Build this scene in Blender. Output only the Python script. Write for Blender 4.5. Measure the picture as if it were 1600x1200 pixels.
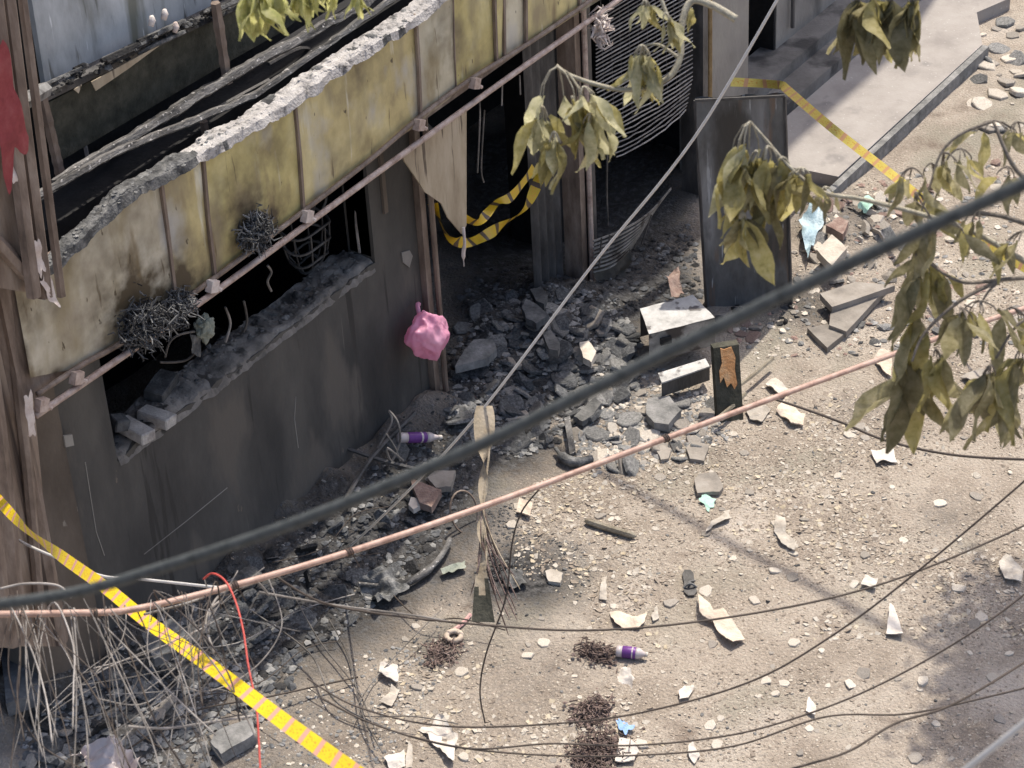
import bpy, bmesh, math, random
import numpy as np
from mathutils import Vector, Matrix, Quaternion, noise
from mathutils.geometry import tessellate_polygon
random.seed(7); RNG = np.random.RandomState(5)
R = math.radians
SC = bpy.context.scene; COL = SC.collection
for o in list(bpy.data.objects): bpy.data.objects.remove(o)

# ---------------------------------------------------------------- camera, sky, sun, exposure
F = 3650.0
_p, _r, _y = R(34.9), R(-3.35), R(36.3)
FW = Vector((math.cos(_p)*math.cos(_y), math.cos(_p)*math.sin(_y), -math.sin(_p)))
_rt = FW.cross(Vector((0, 0, 1))).normalized(); _up = _rt.cross(FW)
RT = math.cos(_r)*_rt + math.sin(_r)*_up; UP = -math.sin(_r)*_rt + math.cos(_r)*_up
def ray(u, v): return FW + RT*((u-800)/F) - UP*((v-600)/F)
CAM = -18.0*ray(687, 640)
cd = bpy.data.cameras.new('camera'); co = bpy.data.objects.new('camera', cd); COL.objects.link(co)
cd.sensor_width = 36; cd.lens = 36*F/1600; cd.clip_start = .1; cd.clip_end = 2000
co.matrix_world = Matrix(((RT.x, UP.x, -FW.x, CAM.x), (RT.y, UP.y, -FW.y, CAM.y), (RT.z, UP.z, -FW.z, CAM.z), (0, 0, 0, 1)))
cd.dof.use_dof = True; cd.dof.focus_distance = 16.5; cd.dof.aperture_fstop = (36*F/1600)/11.
SC.camera = co
SUN_EL, SUN_AZ = R(63), R(9)          # azimuth measured from +X (along the street) towards +Y (behind the shop front)
SD = Vector((math.cos(SUN_EL)*math.cos(SUN_AZ), math.cos(SUN_EL)*math.sin(SUN_AZ), math.sin(SUN_EL)))
W = bpy.data.worlds.new('World'); SC.world = W; W.use_nodes = True
wn = W.node_tree.nodes; wl = W.node_tree.links
bg = wn['Background']; sky = wn.new('ShaderNodeTexSky'); sky.sky_type = 'NISHITA'; sky.sun_disc = False
sky.sun_elevation = SUN_EL; sky.sun_rotation = math.pi/2 - SUN_AZ
sky.air_density = 1.0; sky.dust_density = 4.0; sky.ozone_density = 1.0
wl.new(sky.outputs[0], bg.inputs[0]); bg.inputs[1].default_value = .15
sl = bpy.data.lights.new('sun', 'SUN'); sl.energy = 3.5; sl.angle = R(.6); sl.color = (1, .93, .80)
so = bpy.data.objects.new('sun', sl); COL.objects.link(so)
so.rotation_euler = SD.to_track_quat('Z', 'Y').to_euler(); so.location = (0, 0, 30)
vs = SC.view_settings; vs.view_transform = 'Standard'; vs.look = 'None'; vs.gamma = 1; vs.use_curve_mapping = False
vs.exposure = .5

# ---------------------------------------------------------------- helpers
def nz(x, y, z=0., s=1.): return noise.noise(Vector((x*s, y*s, z*s)))
def hgt(x, y):
    """height of the dirt and ash heaps above the lane"""
    h = .012*nz(x, y, 0, 1.3) + .006*nz(x, y, 3, 6)
    d = max(0., -y)
    if y > .25: return h + .22*math.exp(-((x-1.2)/.9)**2) + .03*nz(x, y, 2, 4)
    ramp = max(0., min(1., (0.35-x)/.5)) * max(0., min(1., (x+8)/2))
    h += ramp*(.26+.12*nz(x, 0, 5, 1.4))*math.exp(-(d/.42)**2)*(1+.5*nz(x, y, 1, 4))
    door = math.exp(-((x-1.25)/.85)**2 - ((y+.05)/.75)**2)
    h += .30*door*(1+.5*nz(x, y, 7, 3.5))
    left = math.exp(-((x+4.3)/.9)**2)*math.exp(-(d/.9)**2)
    h += .25*left*(1+.5*nz(x, y, 9, 3))
    rb = math.exp(-((x-3.7)/.75)**2 - ((y+1.3)/.4)**2)
    h += .10*rb*(1+.6*nz(x, y, 4, 4))
    soot = rb*.2+door+math.exp(-(d/.6)**2)*(x < 3)
    h += .03*soot*abs(nz(x, y, 11, 9))
    return h
def gz(u, v, z=0.):
    d = ray(u, v); return CAM + d*((z-CAM.z)/d.z)
def g(u, v, up=0.):
    z = 0.
    for _ in range(7):
        p = gz(u, v, z); z = .5*z + .5*(hgt(p.x, p.y)+up)
    return gz(u, v, z)
def w(u, v, y=0.):
    d = ray(u, v); return CAM + d*((y-CAM.y)/d.y)
def dp(u, v, d): return CAM + ray(u, v)*d
def proj(p):
    q = p-CAM; z = q.dot(FW); return 800+F*q.dot(RT)/z, 600-F*q.dot(UP)/z, z

class MB:
    def __init__(s): s.v = []; s.f = []; s.m = []; s.uv = {}
    def add(s, vs_, fs, m=0):
        o = len(s.v); s.v += [tuple(a) for a in vs_]
        for f_ in fs: s.f.append(tuple(o+i for i in f_)); s.m.append(m)
        return s
    def box(s, c, size, rot=None, m=0):
        x, y, z = (a/2 for a in size); M = rot or Matrix.Identity(3)
        vs_ = [Vector(c)+M @ Vector((sx*x, sy*y, sz*z)) for sx in (-1, 1) for sy in (-1, 1) for sz in (-1, 1)]
        return s.add(vs_, [(0, 1, 3, 2), (4, 6, 7, 5), (0, 4, 5, 1), (2, 3, 7, 6), (0, 2, 6, 4), (1, 5, 7, 3)], m)
    def bx(s, x0, x1, y0, y1, z0, z1, m=0):
        return s.box(((x0+x1)/2, (y0+y1)/2, (z0+z1)/2), (x1-x0, y1-y0, z1-z0), None, m)
    def tube(s, pts, r, n=6, m=0):
        pts = [Vector(p) for p in pts]; rs = r if isinstance(r, (list, tuple)) else [r]*len(pts)
        vs_ = []; a = None
        for i, p in enumerate(pts):
            t = (pts[min(i+1, len(pts)-1)]-pts[max(i-1, 0)]).normalized()
            if a is None: a = t.orthogonal().normalized()
            a = (a-t*a.dot(t)); a = a.normalized() if a.length > 1e-6 else t.orthogonal().normalized()
            b = t.cross(a)
            for k in range(n):
                q = 2*math.pi*k/n; vs_.append(p+(a*math.cos(q)+b*math.sin(q))*rs[i])
        fs = [(i*n+k, i*n+(k+1) % n, (i+1)*n+(k+1) % n, (i+1)*n+k) for i in range(len(pts)-1) for k in range(n)]
        fs += [tuple(reversed(range(n))), tuple((len(pts)-1)*n+k for k in range(n))]
        return s.add(vs_, fs, m)
    def prism(s, poly, ext, m=0):
        """closed polygon (3-D points) pushed along ext"""
        poly = [Vector(p) for p in poly]; n = len(poly); e = Vector(ext)
        tri = tessellate_polygon([poly])
        vs_ = poly+[p+e for p in poly]
        fs = [tuple(t) for t in tri]+[tuple(i+n for i in reversed(t)) for t in tri]
        fs += [(i, (i+1) % n, (i+1) % n+n, i+n) for i in range(n)]
        return s.add(vs_, fs, m)
    def grid(s, fn, nu, nv, m=0):
        vs_ = [fn(i/nu, j/nv) for j in range(nv+1) for i in range(nu+1)]
        fs = [(j*(nu+1)+i, j*(nu+1)+i+1, (j+1)*(nu+1)+i+1, (j+1)*(nu+1)+i) for j in range(nv) for i in range(nu)]
        return s.add(vs_, fs, m)
    def mesh(s, name, mats, smooth=False):
        me = bpy.data.meshes.new(name); me.from_pydata(s.v, [], s.f)
        for q in (mats if isinstance(mats, (list, tuple)) else [mats]): me.materials.append(q)
        if any(s.m): me.polygons.foreach_set('material_index', s.m)
        bm = bmesh.new(); bm.from_mesh(me)
        if len(s.f) < 60000: bmesh.ops.recalc_face_normals(bm, faces=bm.faces)
        bm.to_mesh(me); bm.free()
        if smooth: me.polygons.foreach_set('use_smooth', [True]*len(me.polygons))
        me.update(); return me
def tag(o, label=None, cat=None, group=None, kind=None):
    if label: o['label'] = label
    if cat: o['category'] = cat
    if group: o['group'] = group
    if kind: o['kind'] = kind
    return o
def link(name, me, parent=None, M=None):
    o = bpy.data.objects.new(name, me); COL.objects.link(o)
    if M is not None: o.matrix_basis = M
    if parent is not None:
        o.parent = parent; o.matrix_parent_inverse = PM[parent.name].inverted()
        PM[o.name] = PM[parent.name] @ o.matrix_parent_inverse @ o.matrix_basis
    else: PM[o.name] = o.matrix_basis.copy()
    return o
PM = {}
def obj(name, mb, mats, parent=None, smooth=False, M=None):
    return link(name, mb.mesh(name, mats, smooth), parent, M)
def root(name, loc, label, cat, group=None):
    o = bpy.data.objects.new(name, None); COL.objects.link(o); o.location = loc; o.empty_display_size = .1
    PM[o.name] = Matrix.Translation(Vector(loc)); return tag(o, label, cat, group)
def solo(name, mb, mats, label, cat, group=None, smooth=False):
    """a thing that is one mesh: origin moved to its own middle"""
    a = np.array(mb.v); c = Vector(((a[:, 0].min()+a[:, 0].max())/2, (a[:, 1].min()+a[:, 1].max())/2, a[:, 2].min()))
    mb.v = [tuple(Vector(p)-c) for p in mb.v]
    return tag(link(name, mb.mesh(name, mats, smooth), None, Matrix.Translation(c)), label, cat, group)
def spline(pts, n=8):
    P = [Vector(p) for p in pts]; out = []
    for i in range(len(P)-1):
        a, b, c, d = P[max(i-1, 0)], P[i], P[i+1], P[min(i+2, len(P)-1)]
        for k in range(n):
            t = k/n
            out.append(.5*((2*b)+(c-a)*t+(2*a-5*b+4*c-d)*t*t+(3*b-a-3*c+d)*t**3))
    return out+[P[-1]]
def pxs(pts, n=8):
    """(u, v, distance) way-points -> smooth curve in the world; distance runs evenly in 1/d"""
    return spline([dp(*p) for p in pts], n)

# ---------------------------------------------------------------- materials
def mat(name, cols, scale=6., rough=.9, bump=.35, bscale=None, stretch=(1, 1, 1), pos=None, rand=0., spec=.3, metal=0., detail=8., dist=.02, spots=None, trans=0.):
    m = bpy.data.materials.new(name); m.use_nodes = True; nt = m.node_tree; N = nt.nodes; L = nt.links
    b = N['Principled BSDF']; b.inputs['Roughness'].default_value = rough; b.inputs['Metallic'].default_value = metal
    b.inputs['Specular IOR Level'].default_value = spec
    tc = N.new('ShaderNodeTexCoord'); mp = N.new('ShaderNodeMapping'); mp.inputs['Scale'].default_value = stretch
    L.new(tc.outputs['Object'], mp.inputs[0]); vec = mp.outputs[0]
    oi = N.new('ShaderNodeObjectInfo')
    if rand:
        ad = N.new('ShaderNodeVectorMath'); ad.operation = 'ADD'; ml = N.new('ShaderNodeMath'); ml.operation = 'MULTIPLY'; ml.inputs[1].default_value = 37.
        L.new(oi.outputs['Random'], ml.inputs[0]); L.new(vec, ad.inputs[0]); L.new(ml.outputs[0], ad.inputs[1]); vec = ad.outputs[0]
    n1 = N.new('ShaderNodeTexNoise'); n1.inputs['Scale'].default_value = scale; n1.inputs['Detail'].default_value = detail; n1.inputs['Roughness'].default_value = .65
    L.new(vec, n1.inputs['Vector'])
    cr = N.new('ShaderNodeValToRGB'); e = cr.color_ramp.elements; k = len(cols)
    pos = pos or [.32+.36*i/(k-1) for i in range(k)] if k > 1 else [0]
    while len(e) < k: e.new(.5)
    for i in range(k): e[i].position = pos[i]; e[i].color = (*cols[i], 1)
    if k == 1: e[1].color = (*cols[0], 1)
    L.new(n1.outputs['Fac'], cr.inputs[0]); c = cr.outputs[0]
    if spots:                      # (colour, scale, threshold, softness, stretch)
        for col_, ss, th, sf, st in spots:
            m2 = N.new('ShaderNodeMapping'); m2.inputs['Scale'].default_value = st; m2.inputs['Location'].default_value = (ss, th*9, 1.7)
            L.new(vec, m2.inputs[0]); n2 = N.new('ShaderNodeTexNoise'); n2.inputs['Scale'].default_value = ss; n2.inputs['Detail'].default_value = 6
            L.new(m2.outputs[0], n2.inputs['Vector']); mr = N.new('ShaderNodeMapRange'); mr.inputs[1].default_value = th; mr.inputs[2].default_value = th+sf
            L.new(n2.outputs['Fac'], mr.inputs[0]); mx = N.new('ShaderNodeMix'); mx.data_type = 'RGBA'
            L.new(mr.outputs[0], mx.inputs[0]); L.new(c, mx.inputs[6]); mx.inputs[7].default_value = (*col_, 1); c = mx.outputs[2]
    if rand:
        hv = N.new('ShaderNodeHueSaturation'); mr = N.new('ShaderNodeMapRange'); mr.inputs[3].default_value = 1-rand; mr.inputs[4].default_value = 1+rand
        L.new(oi.outputs['Random'], mr.inputs[0]); L.new(mr.outputs[0], hv.inputs['Value']); L.new(c, hv.inputs['Color']); c = hv.outputs[0]
    L.new(c, b.inputs['Base Color'])
    if bump:
        n3 = N.new('ShaderNodeTexNoise'); n3.inputs['Scale'].default_value = bscale or scale*5; n3.inputs['Detail'].default_value = 7
        L.new(vec, n3.inputs['Vector']); bp = N.new('ShaderNodeBump'); bp.inputs['Strength'].default_value = bump; bp.inputs['Distance'].default_value = dist
        L.new(n3.outputs['Fac'], bp.inputs['Height']); L.new(bp.outputs[0], b.inputs['Normal'])
    if trans:
        b.inputs['Transmission Weight'].default_value = trans
    return m
M = {}
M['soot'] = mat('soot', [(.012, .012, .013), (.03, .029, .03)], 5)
M['wall'] = mat('sooty_plaster', [(.055, .052, .05), (.083, .078, .073), (.115, .107, .098)], 1.6, .8, .25, 30, (1, 1, .45), spec=.35,
                spots=[((.20, .185, .17), 3.5, .72, .03, (2.5, 1, .25)), ((.03, .03, .031), 1.3, .52, .2, (1, 1, .7)), ((.17, .14, .115), 9, .72, .02, (1, 1, 1)), ((.12, .107, .095), 1.5, .58, .05, (1, 1, .7)), ((.045, .042, .04), 4, .62, .03, (2, 1, .3))])
M['wallb'] = mat('brown_plaster', [(.08, .065, .052), (.13, .105, .085), (.17, .14, .115)], 1.8, .85, .25, 30, (1, 1, .5),
                 spots=[((.27, .24, .2), 10, .7, .03, (1, 1, 1)), ((.04, .035, .032), 2, .55, .2, (1, 1, .5))])
M['gwall'] = mat('grey_plaster', [(.20, .185, .17), (.28, .26, .24), (.34, .32, .29)], 1.5, .85, .2, 30, (1, 1, .6),
                 spots=[((.11, .105, .1), 2.2, .56, .12, (1, 1, .5))])
M['char'] = mat('char', [(.01, .01, .011), (.035, .034, .035), (.08, .078, .078)], 9, .85, .5, rand=.3)
M['ash'] = mat('ash', [(.05, .05, .052), (.13, .13, .13), (.27, .265, .26)], 14, .95, .6, rand=.25)
M['white_ash'] = mat('white_ash', [(.10, .097, .095), (.36, .34, .332), (.50, .475, .46)], 9, .95, .7, 60, pos=[.33, .45, .62])
M['conc'] = mat('broken_concrete', [(.10, .10, .10), (.19, .187, .183), (.30, .29, .285)], 7, .92, .5, rand=.35)
M['concd'] = mat('sooted_concrete', [(.036, .037, .04), (.088, .09, .095), (.165, .167, .172)], 6, .92, .5, rand=.35)
M['pale'] = mat('pale_plaster', [(.38, .33, .28), (.5, .45, .39), (.6, .55, .49)], 9, .9, .3, rand=.2)
M['brick'] = mat('burnt_brick', [(.22, .2, .19), (.34, .32, .305), (.44, .42, .4)], 12, .92, .5, rand=.3)
M['red_brick'] = mat('red_brick', [(.20, .13, .11), (.29, .205, .175), (.38, .31, .27)], 12, .92, .5, rand=.25)
M['slab'] = mat('stone_slab', [(.20, .18, .16), (.28, .25, .22), (.33, .30, .27)], 6, .85, .25, rand=.15)
M['pave'] = mat('pavement', [(.27, .245, .23), (.34, .31, .29), (.38, .35, .33)], 2.2, .85, .15, 40,
                spots=[((.25, .23, .22), 3, .6, .1, (1, 1, 1)), ((.5, .47, .45), 30, .66, .05, (1, 1, 1))])
M['rust'] = mat('rusty_steel', [(.10, .073, .058), (.2, .15, .12), (.31, .25, .21)], 9, .6, .25, spec=.4, stretch=(1, 1, .3))
M['rust2'] = mat('brown_sheet_metal', [(.15, .105, .078), (.26, .195, .15), (.36, .29, .235)], 5, .65, .25, spec=.4, stretch=(2, 1, .3), spots=[((.05, .035, .03), 3, .56, .1, (2, 1, .3))])
M['rustp'] = mat('pinkish_pipe', [(.26, .18, .15), (.44, .34, .295), (.56, .46, .41)], 14, .55, .25, spec=.4)
M['dsteel'] = mat('burnt_steel', [(.035, .033, .033), (.07, .066, .065), (.12, .112, .11)], 8, .55, .3, spec=.45, stretch=(1, 1, .35), rand=.15)
M['gsteel'] = mat('grey_steel', [(.1, .098, .096), (.2, .196, .19), (.34, .335, .33)], 7, .5, .2, spec=.5, metal=.2,
                  spots=[((.05, .045, .045), 5, .56, .06, (1, 1, 1))])
M['sheet'] = mat('scorched_sheet', [(.055, .056, .058), (.105, .107, .11), (.16, .163, .166)], 4, .5, .2, 20, (1.2, 1.2, .5), spec=.5,
                 spots=[((.15, .105, .08), 4, .58, .08, (1.5, 1.5, .6)), ((.028, .027, .027), 1.8, .52, .1, (1, 1, .8)), ((.22, .22, .225), 2.6, .56, .14, (1.4, 1.4, .5)), ((.34, .35, .36), 11, .64, .04, (2, 2, .3)), ((.03, .03, .03), 3, .58, .1, (1, 1, 1))])
M['pane'] = mat('smoked_panel', [(.24, .26, .275), (.38, .405, .425), (.5, .53, .55)], 2.5, .4, .15, 14, (1.6, 1, .7), spec=.5,
                spots=[((.17, .18, .155), 2.4, .52, .14, (1.5, 1, .6)), ((.10, .105, .10), 6, .62, .08, (2, 1, .5)), ((.62, .65, .67), 14, .66, .05, (2, 1, .4))])
for i, cs in enumerate([[(.38, .325, .25), (.55, .49, .37), (.66, .61, .5)], [(.36, .29, .155), (.58, .48, .235), (.70, .61, .34)], [(.36, .29, .14), (.58, .49, .21), (.72, .64, .34)], [(.42, .375, .29), (.58, .525, .39), (.70, .655, .52)], [(.46, .39, .20), (.68, .585, .28), (.78, .715, .44)]]):
    M['fascia%d' % i] = mat('fascia_paint_%d' % i, cs, 2.6, .5, .12, 12, (1.2, 1.2, .8), spec=.4, detail=12,
                            spots=[((.34, .28, .17), 2.2, .50, .16, (1.6, 1.6, .9)), ((.80, .76, .62), 4, .62, .1, (2.0, 2.0, .35)), ((.25, .185, .10), 3.2, .60, .12, (1.6, 1.6, .6)), ((.52, .5, .46), 1.7, .6, .12, (1, 1, 1)), ((.10, .075, .045), 16, .69, .03, (1.3, 1.3, .6)), ((.16, .115, .065), 7, .66, .06, (2.2, 2.2, .4))])
for i in range(5):
    nt = M['fascia%d' % i].node_tree; N = nt.nodes; L = nt.links; b = N['Principled BSDF']; src = b.inputs['Base Color'].links[0].from_socket
    an = N.new('ShaderNodeAttribute'); an.attribute_name = 'scorch'; tcs = N.new('ShaderNodeTexCoord'); sn = N.new('ShaderNodeTexNoise'); sn.inputs['Scale'].default_value = 7; sn.inputs['Detail'].default_value = 8; L.new(tcs.outputs['Object'], sn.inputs['Vector'])
    ms = N.new('ShaderNodeMath'); ms.operation = 'MULTIPLY_ADD'; ms.inputs[1].default_value = 4.0; ms.inputs[2].default_value = -.95; L.new(sn.outputs['Fac'], ms.inputs[0])
    mm = N.new('ShaderNodeMath'); mm.operation = 'MULTIPLY'; mm.use_clamp = True; L.new(ms.outputs[0], mm.inputs[0]); L.new(an.outputs['Fac'], mm.inputs[1])
    mx = N.new('ShaderNodeMix'); mx.data_type = 'RGBA'; L.new(mm.outputs[0], mx.inputs[0]); L.new(src, mx.inputs[6]); mx.inputs[7].default_value = (.075, .055, .032, 1); L.new(mx.outputs[2], b.inputs['Base Color'])
M['flap'] = mat('flap_board', [(.27, .21, .145), (.41, .335, .24), (.5, .42, .32)], 3, .7, .15, 15, (2, 2, .5), spots=[((.13, .1, .075), 5, .64, .05, (2, 2, .6))])
M['timber'] = mat('grey_timber', [(.05, .047, .045), (.13, .124, .12), (.25, .24, .232)], 9, .9, .6, 60, stretch=(.5, 1.6, 1.6), spots=[((.05, .048, .047), 5, .56, .05, (.6, 2, 2)), ((.45, .43, .42), 34, .63, .04, (2, .7, .7))])
M['red'] = mat('torn_red_sheet', [(.17, .025, .032), (.26, .045, .052), (.31, .09, .09)], 5, .6, .3)
M['shred'] = mat('scorched_paper', [(.45, .36, .32), (.62, .54, .5), (.72, .67, .63)], 8, .8, .3)
M['pink'] = mat('pink_plastic', [(.82, .34, .52), (.88, .43, .61), (.92, .54, .70)], 4, .38, .25, 22, spec=.5)
nt = M['pink'].node_tree; b = nt.nodes['Principled BSDF']; tr = nt.nodes.new('ShaderNodeBsdfTranslucent'); mxs = nt.nodes.new('ShaderNodeMixShader'); mxs.inputs[0].default_value = .35
nt.links.new(b.inputs['Base Color'].links[0].from_socket, tr.inputs['Color']); nt.links.new(b.outputs[0], mxs.inputs[1]); nt.links.new(tr.outputs[0], mxs.inputs[2]); nt.links.new(mxs.outputs[0], nt.nodes['Material Output'].inputs['Surface'])
M['yellow_leaf'] = mat('yellow_leaf', [(.27, .235, .08), (.43, .375, .15), (.5, .445, .24)], 9, .5, .25, 40, rand=.3, spec=.4)
M['green_leaf'] = mat('pale_green_leaf', [(.34, .33, .18), (.49, .465, .29), (.58, .545, .38)], 9, .5, .25, 40, rand=.25, spec=.4)
M['olive_leaf'] = mat('olive_leaf', [(.17, .15, .075), (.26, .235, .13), (.36, .32, .21)], 9, .5, .25, 40, rand=.35, spec=.4)
M['bright_leaf'] = mat('bright_leaf', [(.34, .36, .12), (.5, .49, .2), (.58, .55, .3)], 9, .5, .25, 40, rand=.25, spec=.4)
M['stem'] = mat('twig_bark', [(.22, .19, .14), (.34, .31, .24), (.42, .39, .31)], 30, .85, .4)
M['stemd'] = mat('dark_twig_bark', [(.10, .085, .07), (.17, .145, .12), (.22, .19, .16)], 30, .85, .4)
M['bark'] = mat('trunk_bark', [(.06, .05, .04), (.12, .1, .085), (.17, .15, .13)], 12, .95, .8, stretch=(2, 2, .4))
M['black_cable'] = mat('black_cable', [(.028, .031, .031), (.06, .065, .064), (.085, .09, .088)], 60, .7, .1, spec=.35)
M['dark_wire'] = mat('dark_wire', [(.05, .038, .03), (.09, .07, .058)], 20, .6, .1)
M['white_wire'] = mat('white_wire', [(.50, .48, .46), (.62, .6, .58)], 20, .5, .1)
M['grey_wire'] = mat('grey_wire', [(.08, .072, .066), (.19, .172, .158), (.33, .305, .285)], 5, .6, .1, rand=.55)
M['copper'] = mat('copper_conduit', [(.28, .165, .125), (.42, .275, .22), (.5, .36, .3)], 16, .5, .15, spec=.5)
M['red_wire'] = mat('red_wire', [(.42, .05, .04), (.55, .09, .07)], 20, .5, .1)
M['blue'] = mat('blue_plastic', [(.25, .36, .42), (.38, .5, .56), (.5, .6, .65)], 10, .5, .5)
M['bluel'] = mat('blue_litter', [(.2, .33, .62), (.3, .45, .72)], 10, .5, .4)
M['paper'] = mat('paper', [(.54, .48, .43), (.64, .58, .52), (.7, .645, .59)], 10, .8, .3, rand=.12)
M['card'] = mat('cardboard', [(.48, .38, .30), (.58, .48, .39), (.64, .55, .46)], 9, .85, .3, rand=.15)
M['purple'] = mat('purple_label', [(.10, .03, .16), (.16, .05, .25)], 10, .4, .1)
M['clear'] = mat('bottle_plastic', [(.42, .36, .36), (.55, .49, .48)], 10, .2, .05, spec=.6)
M['orange'] = mat('scorched_orange_wood', [(.34, .15, .06), (.52, .27, .12), (.56, .36, .2)], 12, .85, .4)
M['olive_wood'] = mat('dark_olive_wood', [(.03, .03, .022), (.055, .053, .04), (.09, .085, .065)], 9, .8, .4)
M['tan_wood'] = mat('tan_strip', [(.34, .28, .2), (.48, .41, .31), (.55, .49, .4)], 9, .8, .3)
M['fibre'] = mat('brown_fibre', [(.10, .07, .06), (.18, .13, .115), (.26, .2, .18)], 20, .95, .5, rand=.2)
M['fibre2'] = mat('matted_fibre', [(.06, .045, .04), (.12, .09, .08), (.2, .155, .14)], 24, .95, .5)
M['gcloth'] = mat('pale_green_cloth', [(.17, .19, .16), (.27, .29, .25), (.36, .38, .33)], 9, .9, .5)
M['green_l'] = mat('mint_plastic', [(.30, .52, .43), (.42, .62, .53)], 9, .5, .3)
M['stick'] = mat('dry_stick', [(.14, .12, .09), (.23, .20, .155), (.3, .27, .22)], 16, .9, .4)

def tape_mat(name, ycol, rcol):
    m = mat(name, [tuple(c*.85 for c in ycol), ycol], 5, .4, .1, spec=.45); nt = m.node_tree; N = nt.nodes; L = nt.links; b = N['Principled BSDF']
    src = b.inputs['Base Color'].links[0].from_socket
    uv = N.new('ShaderNodeUVMap'); sp = N.new('ShaderNodeSeparateXYZ'); L.new(uv.outputs[0], sp.inputs[0])
    md = N.new('ShaderNodeMath'); md.operation = 'FRACT'; L.new(sp.outputs[0], md.inputs[0])
    gt = N.new('ShaderNodeMath'); gt.operation = 'GREATER_THAN'; gt.inputs[1].default_value = .76; L.new(md.outputs[0], gt.inputs[0])
    def mix(fac, a, col):
        mx = N.new('ShaderNodeMix'); mx.data_type = 'RGBA'; L.new(fac, mx.inputs[0]); L.new(a, mx.inputs[6]); mx.inputs[7].default_value = (*col, 1); return mx.outputs[2]
    # printed strokes inside each yellow block (worn, unreadable)
    mp = N.new('ShaderNodeMapping'); mp.inputs['Scale'].default_value = (5, 5, 1); L.new(uv.outputs[0], mp.inputs[0])
    nn = N.new('ShaderNodeTexNoise'); nn.inputs['Scale'].default_value = 1.6; nn.inputs['Detail'].default_value = 4; L.new(mp.outputs[0], nn.inputs['Vector'])
    mr = N.new('ShaderNodeMapRange'); mr.inputs[1].default_value = .56; mr.inputs[2].default_value = .6; L.new(nn.outputs['Fac'], mr.inputs[0])
    a1 = N.new('ShaderNodeMath'); a1.operation = 'SUBTRACT'; a1.inputs[1].default_value = .5; L.new(sp.outputs[1], a1.inputs[0])
    a2 = N.new('ShaderNodeMath'); a2.operation = 'ABSOLUTE'; L.new(a1.outputs[0], a2.inputs[0])
    a3 = N.new('ShaderNodeMath'); a3.operation = 'LESS_THAN'; a3.inputs[1].default_value = .3; L.new(a2.outputs[0], a3.inputs[0])
    a4 = N.new('ShaderNodeMath'); a4.operation = 'MULTIPLY'; L.new(a3.outputs[0], a4.inputs[0]); L.new(mr.outputs[0], a4.inputs[1])
    a5 = N.new('ShaderNodeMath'); a5.operation = 'MULTIPLY'; a5.inputs[1].default_value = .8; L.new(a4.outputs[0], a5.inputs[0])
    c = mix(a5.outputs[0], src, (.62, .24, .03)); c = mix(gt.outputs[0], c, rcol)
    L.new(c, b.inputs['Base Color']); return m
M['tape'] = tape_mat('barricade_tape', (.86, .62, .012), (.68, .34, .25))
M['tape_faded'] = tape_mat('faded_barricade_tape', (.75, .62, .16), (.62, .35, .2))
M['tape_burnt'] = tape_mat('scorched_barricade_tape', (.60, .40, .02), (.08, .05, .03))

# ---------------------------------------------------------------- ground (one sheet to the horizon)
SOOT_PX = [(0, 1260), (0, 900), (380, 860), (690, 640), (700, 200), (1085, 200), (1100, 470), (1005, 560), (985, 610), (880, 660), (870, 700), (800, 745), (785, 815), (700, 915), (600, 1000), (500, 1050), (400, 1100), (330, 1130), (310, 1280)]
SOOT = [(p.x, p.y) for p in (gz(u, v) for u, v in SOOT_PX)]
SOOT[1] = (SOOT[1][0], 1.5)
def sdist(x, y, P):
    ins = False; best = 1e9; n = len(P)
    for i in range(n):
        x1, y1 = P[i]; x2, y2 = P[(i+1) % n]
        if (y1 > y) != (y2 > y) and x < (x2-x1)*(y-y1)/(y2-y1)+x1: ins = not ins
        dx, dy = x2-x1, y2-y1; t = max(0, min(1, ((x-x1)*dx+(y-y1)*dy)/(dx*dx+dy*dy+1e-9)))
        best = min(best, math.hypot(x-x1-t*dx, y-y1-t*dy))
    return best if ins else -best
_spots = [(gz(815, 900), .42, 1.35), (gz(1255, 480), .35, .75), (gz(1340, 640), .22, .35), (gz(1475, 810), .2, .35), (gz(1320, 345), .5, .6), (gz(690, 1010), .35, .5), (gz(830, 1050), .5, .22), (gz(560, 1110), .7, .3), (gz(380, 1180), .5, .55), (gz(470, 1110), .4, .5)]
def soot(x, y):
    s = sdist(x, y, SOOT)+.22*nz(x, y, 0, 2.2)+.1*nz(x, y, 4, 7)
    k = max(0., min(1., (s+.35)/.62))
    for p, r, a in _spots: k = max(k, a*math.exp(-((x-p.x)**2+(y-p.y)**2)/(r*r*(1+.6*nz(x, y, 8, 4)))))
    return k
def axis(a, b, step, far):
    c = list(np.arange(a, b+1e-6, step)); d = step; lo = []; x = a
    while x > -far: d *= 1.6; x -= d; lo.append(x)
    d = step; x = b; hi = []
    while x < far: d *= 1.6; x += d; hi.append(x)
    return lo[::-1]+c+hi
gx, gy = axis(-5.6, 9.4, .045, 400), axis(-6.6, 2.4, .045, 400)
gv = [(x, y, hgt(x, y) if -9 < x < 12 and -9 < y < 3 else 0.) for y in gy for x in gx]
nx = len(gx)
gm = bpy.data.meshes.new('ground'); gm.from_pydata(gv, [], [(j*nx+i, j*nx+i+1, (j+1)*nx+i+1, (j+1)*nx+i) for j in range(len(gy)-1) for i in range(nx-1)])
at = gm.attributes.new('soot', 'FLOAT', 'POINT'); at.data.foreach_set('value', [soot(x, y) if -6 < x < 10 and -7 < y < 3 else 0. for x, y, z in gv])
gm.polygons.foreach_set('use_smooth', [True]*len(gm.polygons))
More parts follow.
